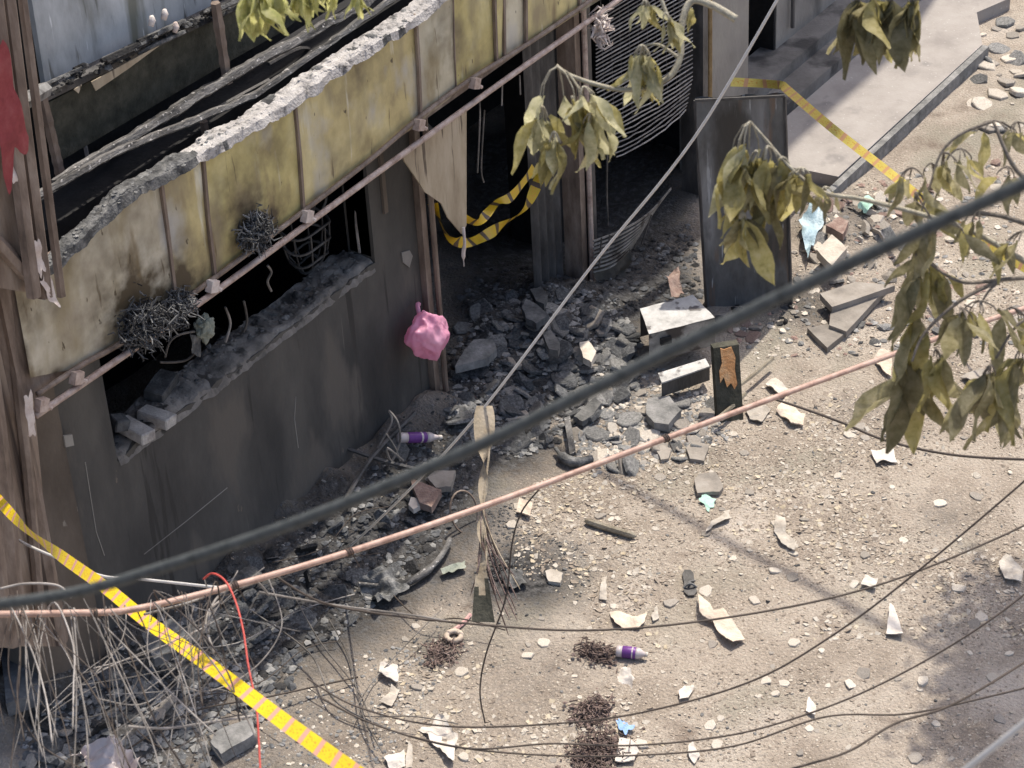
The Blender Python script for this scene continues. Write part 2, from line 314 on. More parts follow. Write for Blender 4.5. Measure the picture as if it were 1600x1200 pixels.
M['dirt'] = mat('lane_dirt', [(.235, .195, .158), (.335, .285, .238), (.41, .36, .308)], 1.5, .95, .9, 45, detail=15, dist=.03,
                spots=[((.46, .40, .34), 50, .60, .05, (1, 1, 1)), ((.16, .13, .105), 34, .64, .07, (1, 1, 1)), ((.27, .245, .20), 1.1, .54, .14, (1, 1, 1)), ((.20, .16, .13), 2.8, .60, .14, (1, 1, 1)), ((.44, .385, .335), .9, .57, .12, (1, 1.4, 1)), ((.5, .45, .4), 75, .66, .04, (1, 1, 1))])
nt = M['dirt'].node_tree; N = nt.nodes; L = nt.links; b = N['Principled BSDF']; src = b.inputs['Base Color'].links[0].from_socket
an = N.new('ShaderNodeAttribute'); an.attribute_name = 'soot'
sn = N.new('ShaderNodeTexNoise'); sn.inputs['Scale'].default_value = 18; sn.inputs['Detail'].default_value = 8; tcs = N.new('ShaderNodeTexCoord'); L.new(tcs.outputs['Object'], sn.inputs['Vector'])
cr = N.new('ShaderNodeValToRGB'); e = cr.color_ramp.elements; e[0].position = .35; e[0].color = (.016, .016, .017, 1); e[1].position = .68; e[1].color = (.115, .11, .108, 1); L.new(sn.outputs['Fac'], cr.inputs[0])
ms = N.new('ShaderNodeMath'); ms.operation = 'MULTIPLY_ADD'; ms.inputs[1].default_value = .9; ms.inputs[2].default_value = -.45; L.new(sn.outputs['Fac'], ms.inputs[0])
ma = N.new('ShaderNodeMath'); ma.operation = 'ADD'; ma.use_clamp = True; L.new(an.outputs['Fac'], ma.inputs[0]); L.new(ms.outputs[0], ma.inputs[1])
mq = N.new('ShaderNodeMath'); mq.operation = 'MULTIPLY'; L.new(ma.outputs[0], mq.inputs[0])
mg = N.new('ShaderNodeMath'); mg.operation = 'GREATER_THAN'; mg.inputs[1].default_value = .02; L.new(an.outputs['Fac'], mg.inputs[0]); L.new(mg.outputs[0], mq.inputs[1])
mx = N.new('ShaderNodeMix'); mx.data_type = 'RGBA'; L.new(mq.outputs[0], mx.inputs[0]); L.new(src, mx.inputs[6]); L.new(cr.outputs[0], mx.inputs[7]); L.new(mx.outputs[2], b.inputs['Base Color'])
gm.materials.append(M['dirt']); tag(link('ground', gm), kind='structure')

# pavement strip and two low steps in front of the wall further along the lane
def flat(poly, z, t, m, name, parent=None):
    return obj(name, MB().prism([(x, y, z) for x, y in poly], (0, 0, -t)), m, parent)
pv = [(4.42, -.30), (4.40, -.62), (4.46, -1.08), (7.35, -1.09), (7.95, -.75), (8.4, -.9), (9.2, -.55), (12, -.55), (12, -.0), (4.6, -.0)]
tag(flat(pv, .135, .2, M['pave'], 'pavement'), kind='structure')
tag(obj('kerb', MB().bx(4.05, 7.36, -1.155, -1.093, -.1, .128), M['conc']), kind='structure')
M['stepm'] = mat('shaded_step', [(.12, .112, .105), (.19, .178, .168), (.25, .235, .22)], 2.5, .9, .3, 30, spots=[((.07, .066, .064), 2.5, .55, .1, (1, 1, 1))])  # steps toned darker to deepen the shade by the wall; spots are soot
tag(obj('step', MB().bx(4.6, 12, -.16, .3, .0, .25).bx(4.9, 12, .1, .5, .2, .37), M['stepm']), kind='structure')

# ---------------------------------------------------------------- burnt building
B = root('burnt_building', (0, 0, 0), 'fire gutted shop front with sooty walls, yellow signboard band and black openings', 'building')
def wp(pts, y): return [w(u, v, y) for u, v in pts]
TZ = 2.95
# window wall with its broken opening
jag = []
for i in range(29):
    t = i/28; x = -.60-t*2.72
    jag.append((x, 1.655+.035*nz(x, 0, 0, 5)+.03*abs(nz(x, 2, 0, 13)) + (.0 if i not in (0, 28) else 0)))
wall = [(-4.3, -.2), (-.1, -.2), (-.1, TZ), (-.60, TZ)]+jag+[(-3.32, TZ), (-4.3, TZ)]
obj('front_wall', MB().prism([(x, 0, z) for x, z in wall], (0, .24, 0)), M['wall'], B)
for pts in ([(225, 866), (290, 815), (355, 762)], [(462, 620), (460, 655), (466, 700)], [(133, 722), (142, 780), (150, 830), (163, 868)]):
    obj('plaster_crack', MB().tube([w(u, v, -.001) for u, v in pts], .0035, 4), M['gwall'], B)
obj('plaster_chip', MB().prism(wp([(100, 681), (113, 679), (116, 696), (103, 699)], -.062), (0, .012, 0)), M['gwall'], B)
obj('plaster_chip', MB().prism(wp([(628, 395), (640, 391), (645, 400), (640, 418), (630, 410)], -.012), (0, .01, 0)), M['gwall'], B)
obj('pilaster', MB().bx(-4.3, -3.76, -.05, -.003, -.2, 2.8), M['wallb'], B)
obj('window_jamb', MB().bx(-.60, -.50, .03, .22, 1.7, 2.85).bx(-.47, -.43, -.025, -.003, 2.0, 2.9), M['wallb'], B)
def sillf(a, b_):
    x = -3.31+a*2.70; y = -.012+b_*.30
    e_ = min(1, 6*b_)
    y += .02*nz(x, 3, 0, 9)*(b_ < .1)+.012*nz(x, 7, 0, 25)*(b_ < .1)
    z = 1.655+.02*nz(x, 1, 0, 7)+e_*(.03+.05*nz(x, y, 0, 3)+.03*abs(nz(x, y, 5, 9)))-(.05 if b_ == 0 else 0)
    return (x, y, z)
M['sillm'] = mat('broken_plaster_sill', [(.10, .094, .088), (.19, .176, .165), (.28, .262, .245)], 5, .92, .7, 30, spots=[((.05, .048, .047), 5, .58, .06, (1, 1, 1))])
obj('window_sill', MB().grid(sillf, 120, 14), M['sillm'], B)
# crumbs of broken plaster left on the sill: one mass
mb = MB()
def crumb(mb, p, r, m=0, flat_=1.):
    k = random.randint(5, 6); a0 = random.random()*6.28; ring = []
    for i in range(k):
        a = a0+6.283*i/k; q = r*random.uniform(.6, 1.15); ring.append((p[0]+q*math.cos(a), p[1]+q*math.sin(a), p[2]+r*flat_*random.uniform(-.25, .35)))
    top = (p[0]+r*random.uniform(-.3, .3), p[1]+r*random.uniform(-.3, .3), p[2]+r*flat_*random.uniform(.4, .9)); bot = (p[0], p[1], p[2]-r*flat_*.6)
    mb.add(ring+[top, bot], [(i, (i+1) % k, k) for i in range(k)]+[((i+1) % k, i, k+1) for i in range(k)], m)
for i in range(420):
    a, b_ = random.random(), random.random()**.7*.9; p = sillf(a, b_); crumb(mb, (p[0], p[1]+.03, p[2]), random.uniform(.005, .024)*(1 if random.random() < .93 else 1.8), random.choice((0, 0, 1)), .7)
tag(obj('plaster_crumbs', mb, [M['sillm'], M['ash']], B), kind='stuff')
# inside: black rooms
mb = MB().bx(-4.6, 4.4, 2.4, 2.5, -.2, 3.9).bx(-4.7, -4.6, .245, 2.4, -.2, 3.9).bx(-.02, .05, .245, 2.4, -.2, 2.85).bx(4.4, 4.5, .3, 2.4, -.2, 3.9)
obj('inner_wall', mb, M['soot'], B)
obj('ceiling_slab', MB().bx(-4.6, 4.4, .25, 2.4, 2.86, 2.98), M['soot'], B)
obj('lintel', MB().bx(-4.4, 4.0, -.02, .245, TZ, 3.5), M['soot'], B)
# door post, shutter guides and pier
a, b_ = w(655, 290), w(686, 645)
obj('door_post', MB().bx(-.095, -.035, -.05, .1, 0, 2.9).tube([(-.0, -.075, 0), (-.0, -.075, 2.9)], .022, 8), M['rust'], B)
obj('shutter_guide', MB().bx(1.86, 1.93, -.12, .05, 0, 2.9), M['rust'], B)
obj('shutter_guide', MB().bx(2.0, 2.07, -.13, .02, 0, 2.9), M['dsteel'], B)
obj('shutter_guide', MB().tube([(1.965, -.14, 0), (1.965, -.14, 2.9)], .022, 8), M['rustp'], B)
def corr(a, b_): return (1.42+a*.43, .06+.02*math.sin(a*26), 0.0+2.9*b_)
obj('shutter_box_panel', MB().grid(corr, 40, 2), M['dsteel'], B)
obj('door_jamb', MB().bx(3.78, 3.86, -.12, .1, 0, 2.9), M['dsteel'], B)
obj('door_jamb', MB().tube([(4.02, -.03, .3), (4.02, -.03, 3.2)], .035, 8), mat('ochre_post', [(.2, .13, .06), (.32, .23, .12)], 9), B)
# right side walls
obj('front_wall', MB().bx(4.08, 4.80, .02, .3, .0, 10.5), M['gwall'], B)
X2 = w(1213, 40, .35).x
obj('recess_wall', MB().bx(X2-.03, X2-.003, .36, .9, .0, 10.5).bx(4.60, X2-.003, .9, 1.0, .0, 10.5), M['soot'], B)
obj('front_wall', MB().bx(X2, 12, .35, .6, .0, 10.5), M['gwall'], B)
obj('wall_pipe', MB().tube([(6.15, .31, .5), (6.15, .31, 6)], .02, 6), M['dsteel'], B)
# low plinth wall in the doorway (right pier of the shop, soot black)
obj('inner_pier', MB().bx(2.3, 2.6, .5, .9, 0, 2.86), M['soot'], B)
# upper facade
FY = -.42
UPW = .16
obj('upper_panel', MB().prism(wp([(40, -60), (420, -60), (330, 10), (72, 138)], UPW), (0, .04, 0)), M['pane'], B)
obj('upper_wall', MB().bx(-4.6, 4.06, .3, .42, 3.9, 6.5), M['soot'], B)
obj('lower_dark_panel', MB().prism(wp([(76, 160), (250, 70), (352, 8), (470, -55), (520, -10), (440, 50), (355, 98), (97, 250)], .10), (0, .03, 0)), M['olive_wood'], B)
mb = MB()
for i in range(26):                     # ash and charred lath along the upper ledge
    t0 = random.random()*.9; t1 = t0+random.uniform(.05, .25); k = random.uniform(-10, 12)
    P = lambda t, k=k: w(68+300*t, 138-135*t+k*.9, .05-random.uniform(0, .1))
    mb.tube([P(t0), P((t0+t1)/2), P(t1)], random.uniform(.008, .022), 5, random.choice((0, 0, 1)))
for i in range(150):
    t = random.random(); p = w(70+290*t, 142-133*t+random.uniform(-9, 10), .06-random.random()*.1); crumb(mb, p, random.uniform(.01, .032), random.choice((0, 0, 0, 1)))
tag(obj('charred_lath', mb, [M['char'], M['ash']], B), kind='stuff')
obj('ledge', MB().prism([w(66, 150, .06), w(370, 4, .06), w(374, 12, .06), w(70, 160, .06)], (0, .1, 0)), M['dsteel'], B)
for k, (u, v) in enumerate(((238, 32), (258, 22), (275, 42))):
    p = w(u, v, -.05); mb = MB(); mb.tube([p+Vector((0, 0, .03)), p, p-Vector((.02, 0, .03))], [.012, .022, .016], 7); obj('insulator', mb, M['shred'], B, True)
for pts in ([(143, 128), (150, 142), (200, 108), (262, 62), (235, 78)], [(116, 140), (123, 146), (128, 132)]):
    obj('torn_flap', MB().prism(wp(pts, -.02), (0, .006, 0)), M['flap'], B)
def beam(name, pts, y, r, m, hh=None):
    P = [w(u, v, y) for u, v in pts]; mb = MB()
    n = max(6, int(sum((b2-a2).length for a2, b2 in zip(P, P[1:]))*26)); Q = []
    for i in range(n+1):
        t = i/n*(len(P)-1); k = min(int(t), len(P)-2); q = P[k].lerp(P[k+1], t-k); Q.append(q+Vector((0, .012*nz(q.x, 0, y, 5), .012*nz(q.x, 3, y, 6))))
    mb.tube(Q, [r*(1+.22*nz(q.x, 5, 0, 14)+.12*random.uniform(-1, 1)) for q in Q], 5); return obj(name, mb, m, B)
beam('fallen_beam', [(85, 288), (345, 128), (560, 12), (640, -40)], -.12, .036, M['timber'])
beam('fallen_beam', [(60, 306), (175, 240), (400, 148), (610, 0), (660, -40)], -.2, .025, M['timber'])
beam('strut', [(66, 150), (97, 285)], -.0, .032, M['rust']); beam('strut', [(336, 5), (355, 130)], -.06, .032, M['rust']); beam('strut', [(318, 190), (322, 215)], -.1, .025, M['rust'])
for pts in ([(150, 250), (210, 215), (300, 150)], [(110, 330), (190, 262), (240, 250)], [(230, 200), (240, 240), (215, 275)], [(420, 100), (470, 75), (500, 85)], [(128, 205), (140, 262)], [(300, 205), (330, 175), (420, 125)]):
    obj('bent_frame', MB().tube(spline([w(u, v, random.uniform(.0, .2)) for u, v in pts], 5), .014, 5), M['dsteel'], B)
obj('cavity_back', MB().bx(-4.6, 4.06, .32, .4, 3.5, 3.9), M['soot'], B)
# signboard band: panels, battens, rails
FA = obj('fascia', MB().bx(-4.3, 4.0, FY+.03, FY+.06, 2.82, 3.62), M['rust'], B)
topl = [(20, 446), (85, 402), (192, 303), (400, 188), (677, 2), (800, -85), (1000, -225)]
botl = [(45, 590), (130, 574), (190, 535), (330, 437), (560, 266), (735, 128), (950, -8), (1060, -80)]
def edge(L_, u):
    for (a, b_), (c, d) in zip(L_, L_[1:]):
        if a <= u <= c: return b_+(d-b_)*(u-a)/(c-a)
    return L_[-1][1]
bat = [(22, 47), (250, 275), (316, 336), (459, 474), (649, 657), (708, 713), (772, 776), (786, 788), (819, 822), (905, 906), (1000, 1000)]
for i in range(len(bat)-1):
    (a0, a1), (c0, c1) = bat[i], bat[i+1]
    poly = []
    for k in range(7): u = a0+(c0-a0)*k/6; poly.append((u, edge(topl, u)))
    for k in range(7): u = c1+(a1-c1)*k/6; poly.append((u, edge(botl, u)))
    P = [w(u, v, FY+(.004 if i % 2 else 0)) for u, v in poly]
    if i == 4: P = [w(u, v, FY) for u, v in poly]
    mb = MB(); nu, nv = 24, 16
    top = P[:7]; bt = P[7:][::-1]
    def pf(a, b_, top=top, bt=bt, i=i):
        t = a*6; k = min(int(t), 5); p = top[k].lerp(top[k+1], t-k); q = bt[k].lerp(bt[k+1], t-k); r = p.lerp(q, b_)
        return r+Vector((0, -.010*math.sin(math.pi*a)*math.sin(math.pi*b_)+.012*nz(r.x, r.z, i, 2.5), 0))
    mb.grid(pf, nu, nv)
    fo = obj('fascia_panel', mb, M['fascia%d' % (0, 1, 2, 1, 3, 2, 4, 3, 4, 3)[i]], FA, True)
    at = fo.data.attributes.new('scorch', 'FLOAT', 'POINT'); sc_ = []
    for v in fo.data.vertices:
        u, vv, _ = proj(v.co); k = 0.
        for cu, cv, cr_, ca in ((225, 490, 85, 1.), (278, 470, 70, .95), (400, 350, 55, .95), (560, 265, 60, .4), (560, 120, 50, .35), (420, 230, 45, .4), (380, 310, 60, .5), (700, 60, 40, .45), (200, 350, 55, .3), (720, 90, 60, .3), (110, 570, 70, .25), (45, 470, 60, .5), (130, 390, 60, .35), (300, 440, 50, .5)):
            k = max(k, ca*math.exp(-((u-cu)**2+((vv-cv)*.8)**2)/(cr_*cr_)))
        e_ = (edge(botl, u)-vv); k = max(k, .55*math.exp(-max(0, e_)/16.)); sc_.append(k)
    at.data.foreach_set('value', sc_)
for i, (a, c) in enumerate(bat[1:-1]):
    if i in (4,): r = .006
    else: r = .016
    p, q = w(a, edge(topl, a)+1, FY-.012), w(c, edge(botl, c)-1, FY-.012)
    mid = p.lerp(q, .5)+Vector((random.uniform(-.012, .012), 0, 0))
    obj('batten', MB().tube([p, mid, q], r, 4), M['rust'], FA)
def rail(pts, y, r, m):
    P = [w(u, v, y) for u, v in pts]; obj('rail', MB().tube(spline(P, 6), r, 8), m, FA, True)
rail([(58, 616), (130, 569), (190, 535), (330, 438), (560, 264), (650, 188), (735, 124), (830, 65), (960, -25), (1050, -85)], FY-.03, .017, M['rust'])
rail([(55, 650), (200, 551), (330, 460), (480, 350), (640, 233), (800, 117), (960, 4), (1050, -62)], FY-.05, .021, M['rustp'])
for u, v in ((120, 590), (332, 447), (480, 338), (655, 195), (742, 130), (65, 632)):
    p = w(u, v, FY-.06); obj('clamp', MB().box(p, (.07, .05, .075), Matrix.Rotation(.4, 3, 'Y')).tube([p, p+Vector((.05, -.02, -.05))], .014, 6), M['shred'] if u in (480, 332) else M['rustp'], FA)
# ash lying along the top of the signboard band
TW = [w(u, v, FY) for u, v in topl]
def ztop(x):
    for p, q in zip(TW, TW[1:]):
        if x <= q.x: return p.z+(q.z-p.z)*(x-p.x)/(q.x-p.x)
    return TW[-1].z
def ashf(a, b_):
    x = -4.1+a*6.0; f_ = w(60, 420, FY); y = FY-.05+b_*.17*min(1, .55+a*1.6)
    zt = ztop(x)+.0; zt += .03*math.sin(min(1, b_*2)*1.57)
    return (x, y+.02*nz(x, b_, 0, 6), zt+.03*nz(x, y, 0, 4)+.018*abs(nz(x, y, 4, 13))+.01*nz(x, y, 9, 30)-(.05+.03*nz(x, 0, 9, 8) if b_ == 0 else 0)-.03*b_)
am = MB(); am.grid(ashf, 300, 12); am.m = [1 if (am.v[f_[0]][0] < -2.75+.5*nz(am.v[f_[0]][0], am.v[f_[0]][1], 0, 6) or nz(am.v[f_[0]][0], am.v[f_[0]][1], 8, 5) > .42) else 0 for f_ in am.f]
obj('ash_ridge', am, [M['white_ash'], M['ash']], FA)
mb = MB()
for i in range(420):
    a, b_ = random.random(), random.random(); p = ashf(a, b_); crumb(mb, p, random.uniform(.005, .018)*(1 if random.random() < .9 else 2.2), random.choice((0, 0, 1) if a > .3 else (1, 1, 1)), .5)
tag(obj('ash_crumbs', mb, [M['white_ash'], M['ash']], FA), kind='stuff')
# hanging board under the band
fl = [(640, 236), (700, 192), (729, 165), (729, 352), (722, 366), (700, 340), (690, 318), (664, 300), (648, 275), (632, 252), (630, 245)]
HB = obj('hanging_board', MB().prism(wp(fl, FY+.02), (0, .012, 0)), M['flap'], B)
p = w(724, 355, FY); obj('tassel', MB().tube(spline([p, w(726, 380, FY-.02), w(724, 395, FY), w(725, 416, FY)], 4), [.012]*6+[.016]*4+[.004]*3, 6), M['shred'], HB)

# left steel posts standing before the wall
mb = MB()
for u0, u1, y, r, m_ in ((6, 62, -.62, .05, 0), (30, 88, -.58, .028, 0), (-12, 45, -.66, .045, 0)):
    a, b_ = w(u0, -40, y), w(u1+8, 462, y); obj('steel_post', MB().tube([a, a.lerp(b_, .5), b_], r, 6), M['rust'], B)
for u0, u1, y, r in ((-20, 92, -.30, .06), (8, 66, -.36, .035), (-45, 20, -.45, .09), (-5, 60, -.2, .07), (-70, 0, -.5, .08)):
    a, b_ = w(u0, 440, y), w(u1, 1000, y); obj('steel_post', MB().tube([a, a.lerp(b_, .5)+Vector((.02, 0, 0)), b_], r, 8), M['rust'], B)
obj('corner_sheet', MB().prism(wp([(-60, 430), (26, 446), (50, 600), (70, 800), (104, 1010), (-60, 1010)], -.34), (0, .01, 0)), M['rust2'], B)
obj('corner_sheet', MB().prism(wp([(-60, -40), (8, -40), (40, 200), (74, 462), (-60, 440)], -.57), (0, .01, 0)), M['rust2'], B)
obj('brace', MB().tube([w(-20, 360, -.6), w(66, 456, -.6)], .04, 6), M['rust'], B)
obj('bracket', MB().prism(wp([(5, 440), (28, 423), (42, 435), (18, 452)], -.55), (0, .05, 0)), M['shred'], B)
obj('cross_piece', MB().tube([w(28, 165, -.55), w(70, 140, -.3)], .045, 6), M['gsteel'], B)

# ---------------------------------------------------------------- thing: torn red sheet, shreds
def crumple(poly, fn, nu=14, nv=14, amp=.03, fr=6., seed=0):
    """soft sheet over a four-cornered patch"""
    a, b_, c, d = [Vector(p) for p in poly]
    def f_(s, t):
        p = a.lerp(b_, s).lerp(d.lerp(c, s), t)
        n = (b_-a).cross(d-a).normalized()
        ed = .25*nz(s*5, t*5, seed)*((b_-a).length*.25)
        k = nz(p.x, p.y, p.z+seed, fr)+.5*abs(nz(p.x, p.y, p.z+seed+9, fr*2.3))
        e_ = (abs(s-.5)*2)**4+(abs(t-.5)*2)**4
        return p+n*amp*k*1.4+(p-(a+b_+c+d)/4)*(.35*nz(s*3, t*3, seed+3)*min(1, e_))
    return MB().grid(f_, nu, nv)
RS = crumple([w(-30, 40, -.80), w(8, 62, -.80), w(46, 215, -.80), w(10, 290, -.80)], None, 14, 24, .012, 5, 2)
solo('torn_sheet', RS, M['red'], 'torn red sheet hanging on the rusty posts at the left edge', 'sheet', smooth=True)
for i, pts in enumerate(([(12, 240), (34, 235), (30, 285), (8, 278)], [(66, 440), (82, 432), (95, 480), (78, 470)], [(48, 382), (58, 372), (72, 420), (62, 432)], [(38, 620), (50, 612), (56, 678), (46, 682)])):
    solo('paper_shred', crumple(wp(pts, -.68 if i < 3 else -.5), None, 6, 10, .02, 9, i), M['shred'],
         ['pale scorched shred hanging under the red sheet on the posts', 'white pointed paper shred at the lower end of the posts', 'curled pinkish shred stuck halfway down the thin post', 'white rag tied to the left end of the signboard rail'][i], 'shred', smooth=True)

# ---------------------------------------------------------------- chunks and gravel
def chunk_mesh(name, m, kind):
    bm = bmesh.new()
    if kind == 'rock':
        bmesh.ops.create_icosphere(bm, subdivisions=1, radius=1)
        s = Vector((random.uniform(.8, 1.2), random.uniform(.6, 1), random.uniform(.35, .6)))
        o = random.random()*50
        for v in bm.verts:
            k = 1+.45*noise.noise(v.co*1.6+Vector((o, 0, 0))); v.co = Vector((v.co.x*s.x*k, v.co.y*s.y*k, max(-.35, min(.42, v.co.z*s.z*k))))
    else:
        n = random.randint(6, 10); a0 = random.random()*6
        tp = [Vector((math.cos(a0+6.283*i/n)*random.uniform(.6, 1.1), math.sin(a0+6.283*i/n)*random.uniform(.5, .95), 0)) for i in range(n)]
        h = random.uniform(.10, .22)
        t = [bm.verts.new(p+Vector((0, 0, h+random.uniform(-.05, .06)))) for p in tp]; q = [bm.verts.new(p*1.04+Vector((0, 0, -h*.6))) for p in tp]
        bm.faces.new(t); bm.faces.new(q[::-1])
        for i in range(n): bm.faces.new((t[i], q[i], q[(i+1) % n], t[(i+1) % n]))
        bmesh.ops.bevel(bm, geom=[e for e in bm.edges if e.verts[0] in t and e.verts[1] in t], offset=.06, segments=1, affect='EDGES')
    bmesh.ops.recalc_face_normals(bm, faces=bm.faces)
    me = bpy.data.meshes.new(name); bm.to_mesh(me); bm.free(); me.materials.append(m); return me
POOL = {}
for k, m in (('conc', 'conc'), ('concd', 'concd'), ('pale', 'pale'), ('red', 'red_brick'), ('slab', 'slab'), ('char', 'char')):
    POOL[k] = [chunk_mesh('chunk', M[m], 'rock') for _ in range(6)]+[chunk_mesh('flake', M[m], 'flake') for _ in range(7)]
def put_chunk(name, me, p, r, label, cat, group, tilt=.25):
    rot = Matrix.Rotation(random.random()*6.28, 4, 'Z') @ Matrix.Rotation(random.gauss(0, tilt), 4, 'X') @ Matrix.Rotation(random.gauss(0, tilt), 4, 'Y')
    o = tag(link(name, me, None, Matrix.Translation(p) @ rot @ Matrix.Diagonal((r, r, r*random.uniform(.7, 1.1), 1))), label, cat, group)
    REC.append((o, *proj(Vector(p))[:2], r)); return o
REC = []
ORD = ['first', 'second', 'third', 'fourth', 'fifth', 'sixth', 'seventh', 'eighth', 'ninth', 'tenth', 'eleventh', 'twelfth', 'thirteenth', 'fourteenth', 'fifteenth', 'sixteenth', 'seventeenth', 'eighteenth', 'nineteenth', 'twentieth']
MARKS = [((985, 1020), 'purple bottle on the lane'), ((687, 640), 'foot of the door post'), ((1055, 500), 'larger metal box'), ((1137, 610), 'burnt post stub'), ((1105, 755), 'lone stone tile'), ((950, 825), 'thick dry stick'), ((1125, 970), 'long torn cardboard'), ((755, 940), 'foot of the twisted strip'), ((690, 1000), 'pink tape roll'), ((932, 1140), 'brown fibre heaps'), ((690, 1150), 'crumpled white sheet'), ((655, 683), 'purple bottle by the wall'), ((640, 900), 'crooked grey rag'), ((742, 545), 'large pale doorway slab'), ((860, 530), 'middle of the doorway heap'), ((835, 480), 'slabs deep in the doorway'), ((950, 430), 'collapsed grille'), ((1290, 390), 'pale square tile'), ((1340, 480), 'three stone slabs'), ((1265, 350), 'light blue plastic'), ((1350, 310), 'mint scrap by the pavement'), ((1430, 320), 'faded yellow tape'), ((1225, 835), 'crooked card scrap'), ((1395, 970), 'tall white paper triangle'), ((1375, 715), 'white packet'), ((1490, 660), 'mint scrap between the leaf bunches'), ((1580, 890), 'right edge of the lane'), ((1230, 645), 'tan board scrap'), ((1030, 640), 'large concrete slab by the small box'), ((900, 690), 'lilac grey rag'), ((385, 1000), 'red wire'), ((160, 1180), 'pale crumpled bag'), ((60, 1060), 'left edge'), ((250, 1000), 'dark slab behind the wires'), ((500, 860), 'dark cable along the wall foot'), ((430, 1010), 'yellow tape'), ((590, 740), 'long burnt lath'), ((700, 790), 'rusty hoop'), ((1260, 1100), 'small low paper piece'), ((1450, 1120), 'bottom right corner'), ((800, 640), 'top of the twisted strip'), ((920, 555), 'pale split chunk'), ((925, 640), 'front ribbed slab'), ((770, 470), 'left side of the doorway'), ((1050, 440), 'red brown rag'), ((870, 600), 'black cable over the heap'), ((1530, 120), 'far pavement end'), ((1600, 150), 'upper right edge'), ((1170, 490), 'foot of the standing panel')]
def relabel(rec, shorten, where='near the'):
    groups = {}
    for o, u, v, r in rec:
        mk = min(MARKS, key=lambda q: (q[0][0]-u)**2+(q[0][1]-v)**2)[1]
        groups.setdefault((shorten(o), mk), []).append((o, u, v, r))
    for (base, mk), L_ in groups.items():
        used = {}
        if len(L_) == 1: used[L_[0][0].name] = 'lone'
        elif len(L_) == 2:
            L_.sort(key=lambda q: q[1]); used = {L_[0][0].name: 'left of two:', L_[1][0].name: 'right of two:'}
        else:
            for word, key in (('leftmost', lambda q: q[1]), ('rightmost', lambda q: -q[1]), ('biggest', lambda q: -q[3]), ('lowest', lambda q: -q[2]), ('highest', lambda q: q[2]), ('smallest', lambda q: q[3])):
                k = min(L_, key=key)
                if k[0].name not in used: used[k[0].name] = word
        rest = sorted([q for q in L_ if q[0].name not in used], key=lambda q: q[1])
        for k, q in enumerate(rest):
            if len(rest) > 1: used[q[0].name] = ORD[min(k+1, 19)]+' from left'
        for o, u, v, r in L_:
            a = used.get(o.name, ''); o['label'] = ' '.join((a+' '+base+' '+where+' '+mk).split())
def in_px(poly):
    us = [p[0] for p in poly]; vs_ = [p[1] for p in poly]
    while True:
        u, v = random.uniform(min(us), max(us)), random.uniform(min(vs_), max(vs_))
        if sdist(u, v, poly) > 0: return u, v
def scatter(poly, n, kinds, r0, r1, name, label, cat, group, flat_only=False, tilt=.3, pw=2.):
    for i in range(n):
        u, v = in_px(poly); r = r0+(r1-r0)*random.random()**pw; me = random.choice(POOL[random.choice(kinds)][6 if flat_only else 0:])
        p = g(u, v); p.z = hgt(p.x, p.y)+r*.06; put_chunk(name, me, p, r, label, cat, group, tilt)
DOOR = [(700, 560), (740, 490), (820, 440), (960, 460), (1000, 540), (1000, 600), (930, 640), (880, 690), (800, 720), (700, 660)]
EDGE_ = [(885, 690), (940, 630), (1010, 590), (1110, 620), (1150, 680), (1080, 720), (920, 745)]
BASE = [(470, 830), (600, 720), (700, 655), (750, 700), (730, 800), (640, 900), (540, 990), (430, 1050), (300, 1080), (60, 1190), (30, 1000), (200, 950), (380, 890)]
LOWL = [(20, 1090), (330, 1050), (470, 1050), (420, 1120), (330, 1195), (30, 1195)]
SUNNY = [(760, 800), (1000, 720), (1250, 640), (1590, 560), (1590, 1190), (560, 1190), (640, 960), (760, 880)]
FAR = [(1240, 300), (1400, 270), (1590, 250), (1590, 540), (1300, 560), (1180, 560), (1130, 510), (1240, 480)]
scatter(DOOR, 90, ['conc', 'concd', 'conc', 'slab', 'concd'], .05, .15, 'rubble_chunk', 'x', 'rubble', 'rubble chunks heaped before the doorway', True, .35, 1.6)
scatter(DOOR, 120, ['conc', 'concd', 'concd'], .035, .13, 'rubble_chunk', 'grey sooty rubble chunk in the heap before the black doorway', 'rubble', 'rubble chunks heaped before the doorway', tilt=.4)
scatter(EDGE_, 75, ['conc', 'conc', 'slab', 'pale'], .03, .13, 'plaster_slab', 'pale grey broken plaster slab at the sunny edge of the doorway heap', 'rubble', 'plaster slabs at the edge of the heap', True)
scatter(BASE, 150, ['concd', 'char', 'concd', 'concd', 'conc'], .03, .12, 'charred_chunk', 'dark charred lump lying along the foot of the sooty wall', 'rubble', 'charred lumps along the wall foot', tilt=.5)
scatter(LOWL, 34, ['conc', 'concd', 'slab', 'conc'], .03, .13, 'rubble_chunk', 'grey lump under the hanging wires', 'rubble', 'rubble under the hanging wires', tilt=.35)
scatter(SUNNY, 130, ['pale', 'pale', 'slab'], .022, .065, 'plaster_flake', 'small pale plaster flake lying on the sunlit dirt', 'plaster flake', 'plaster flakes on the sunlit dirt', True, .12)
PILE = [(1255, 330), (1330, 290), (1400, 320), (1380, 420), (1290, 440), (1250, 400)]
scatter(PILE, 55, ['conc', 'pale', 'slab', 'pale', 'red'], .04, .12, 'brick_fragment', 'x', 'brick fragment', 'fragments beside the pavement end', True, .6, 1.3)
scatter([(1090, 470), (1245, 470), (1260, 505), (1120, 515)], 22, ['concd', 'char', 'conc'], .03, .09, 'rubble_chunk', 'x', 'rubble', 'rubble at the foot of the standing panel', False, .5)
scatter(FAR, 95, ['conc', 'pale', 'red', 'slab'], .03, .10, 'brick_fragment', 'broken brick or tile fragment in the heap beside the pavement end', 'brick fragment', 'fragments beside the pavement end')

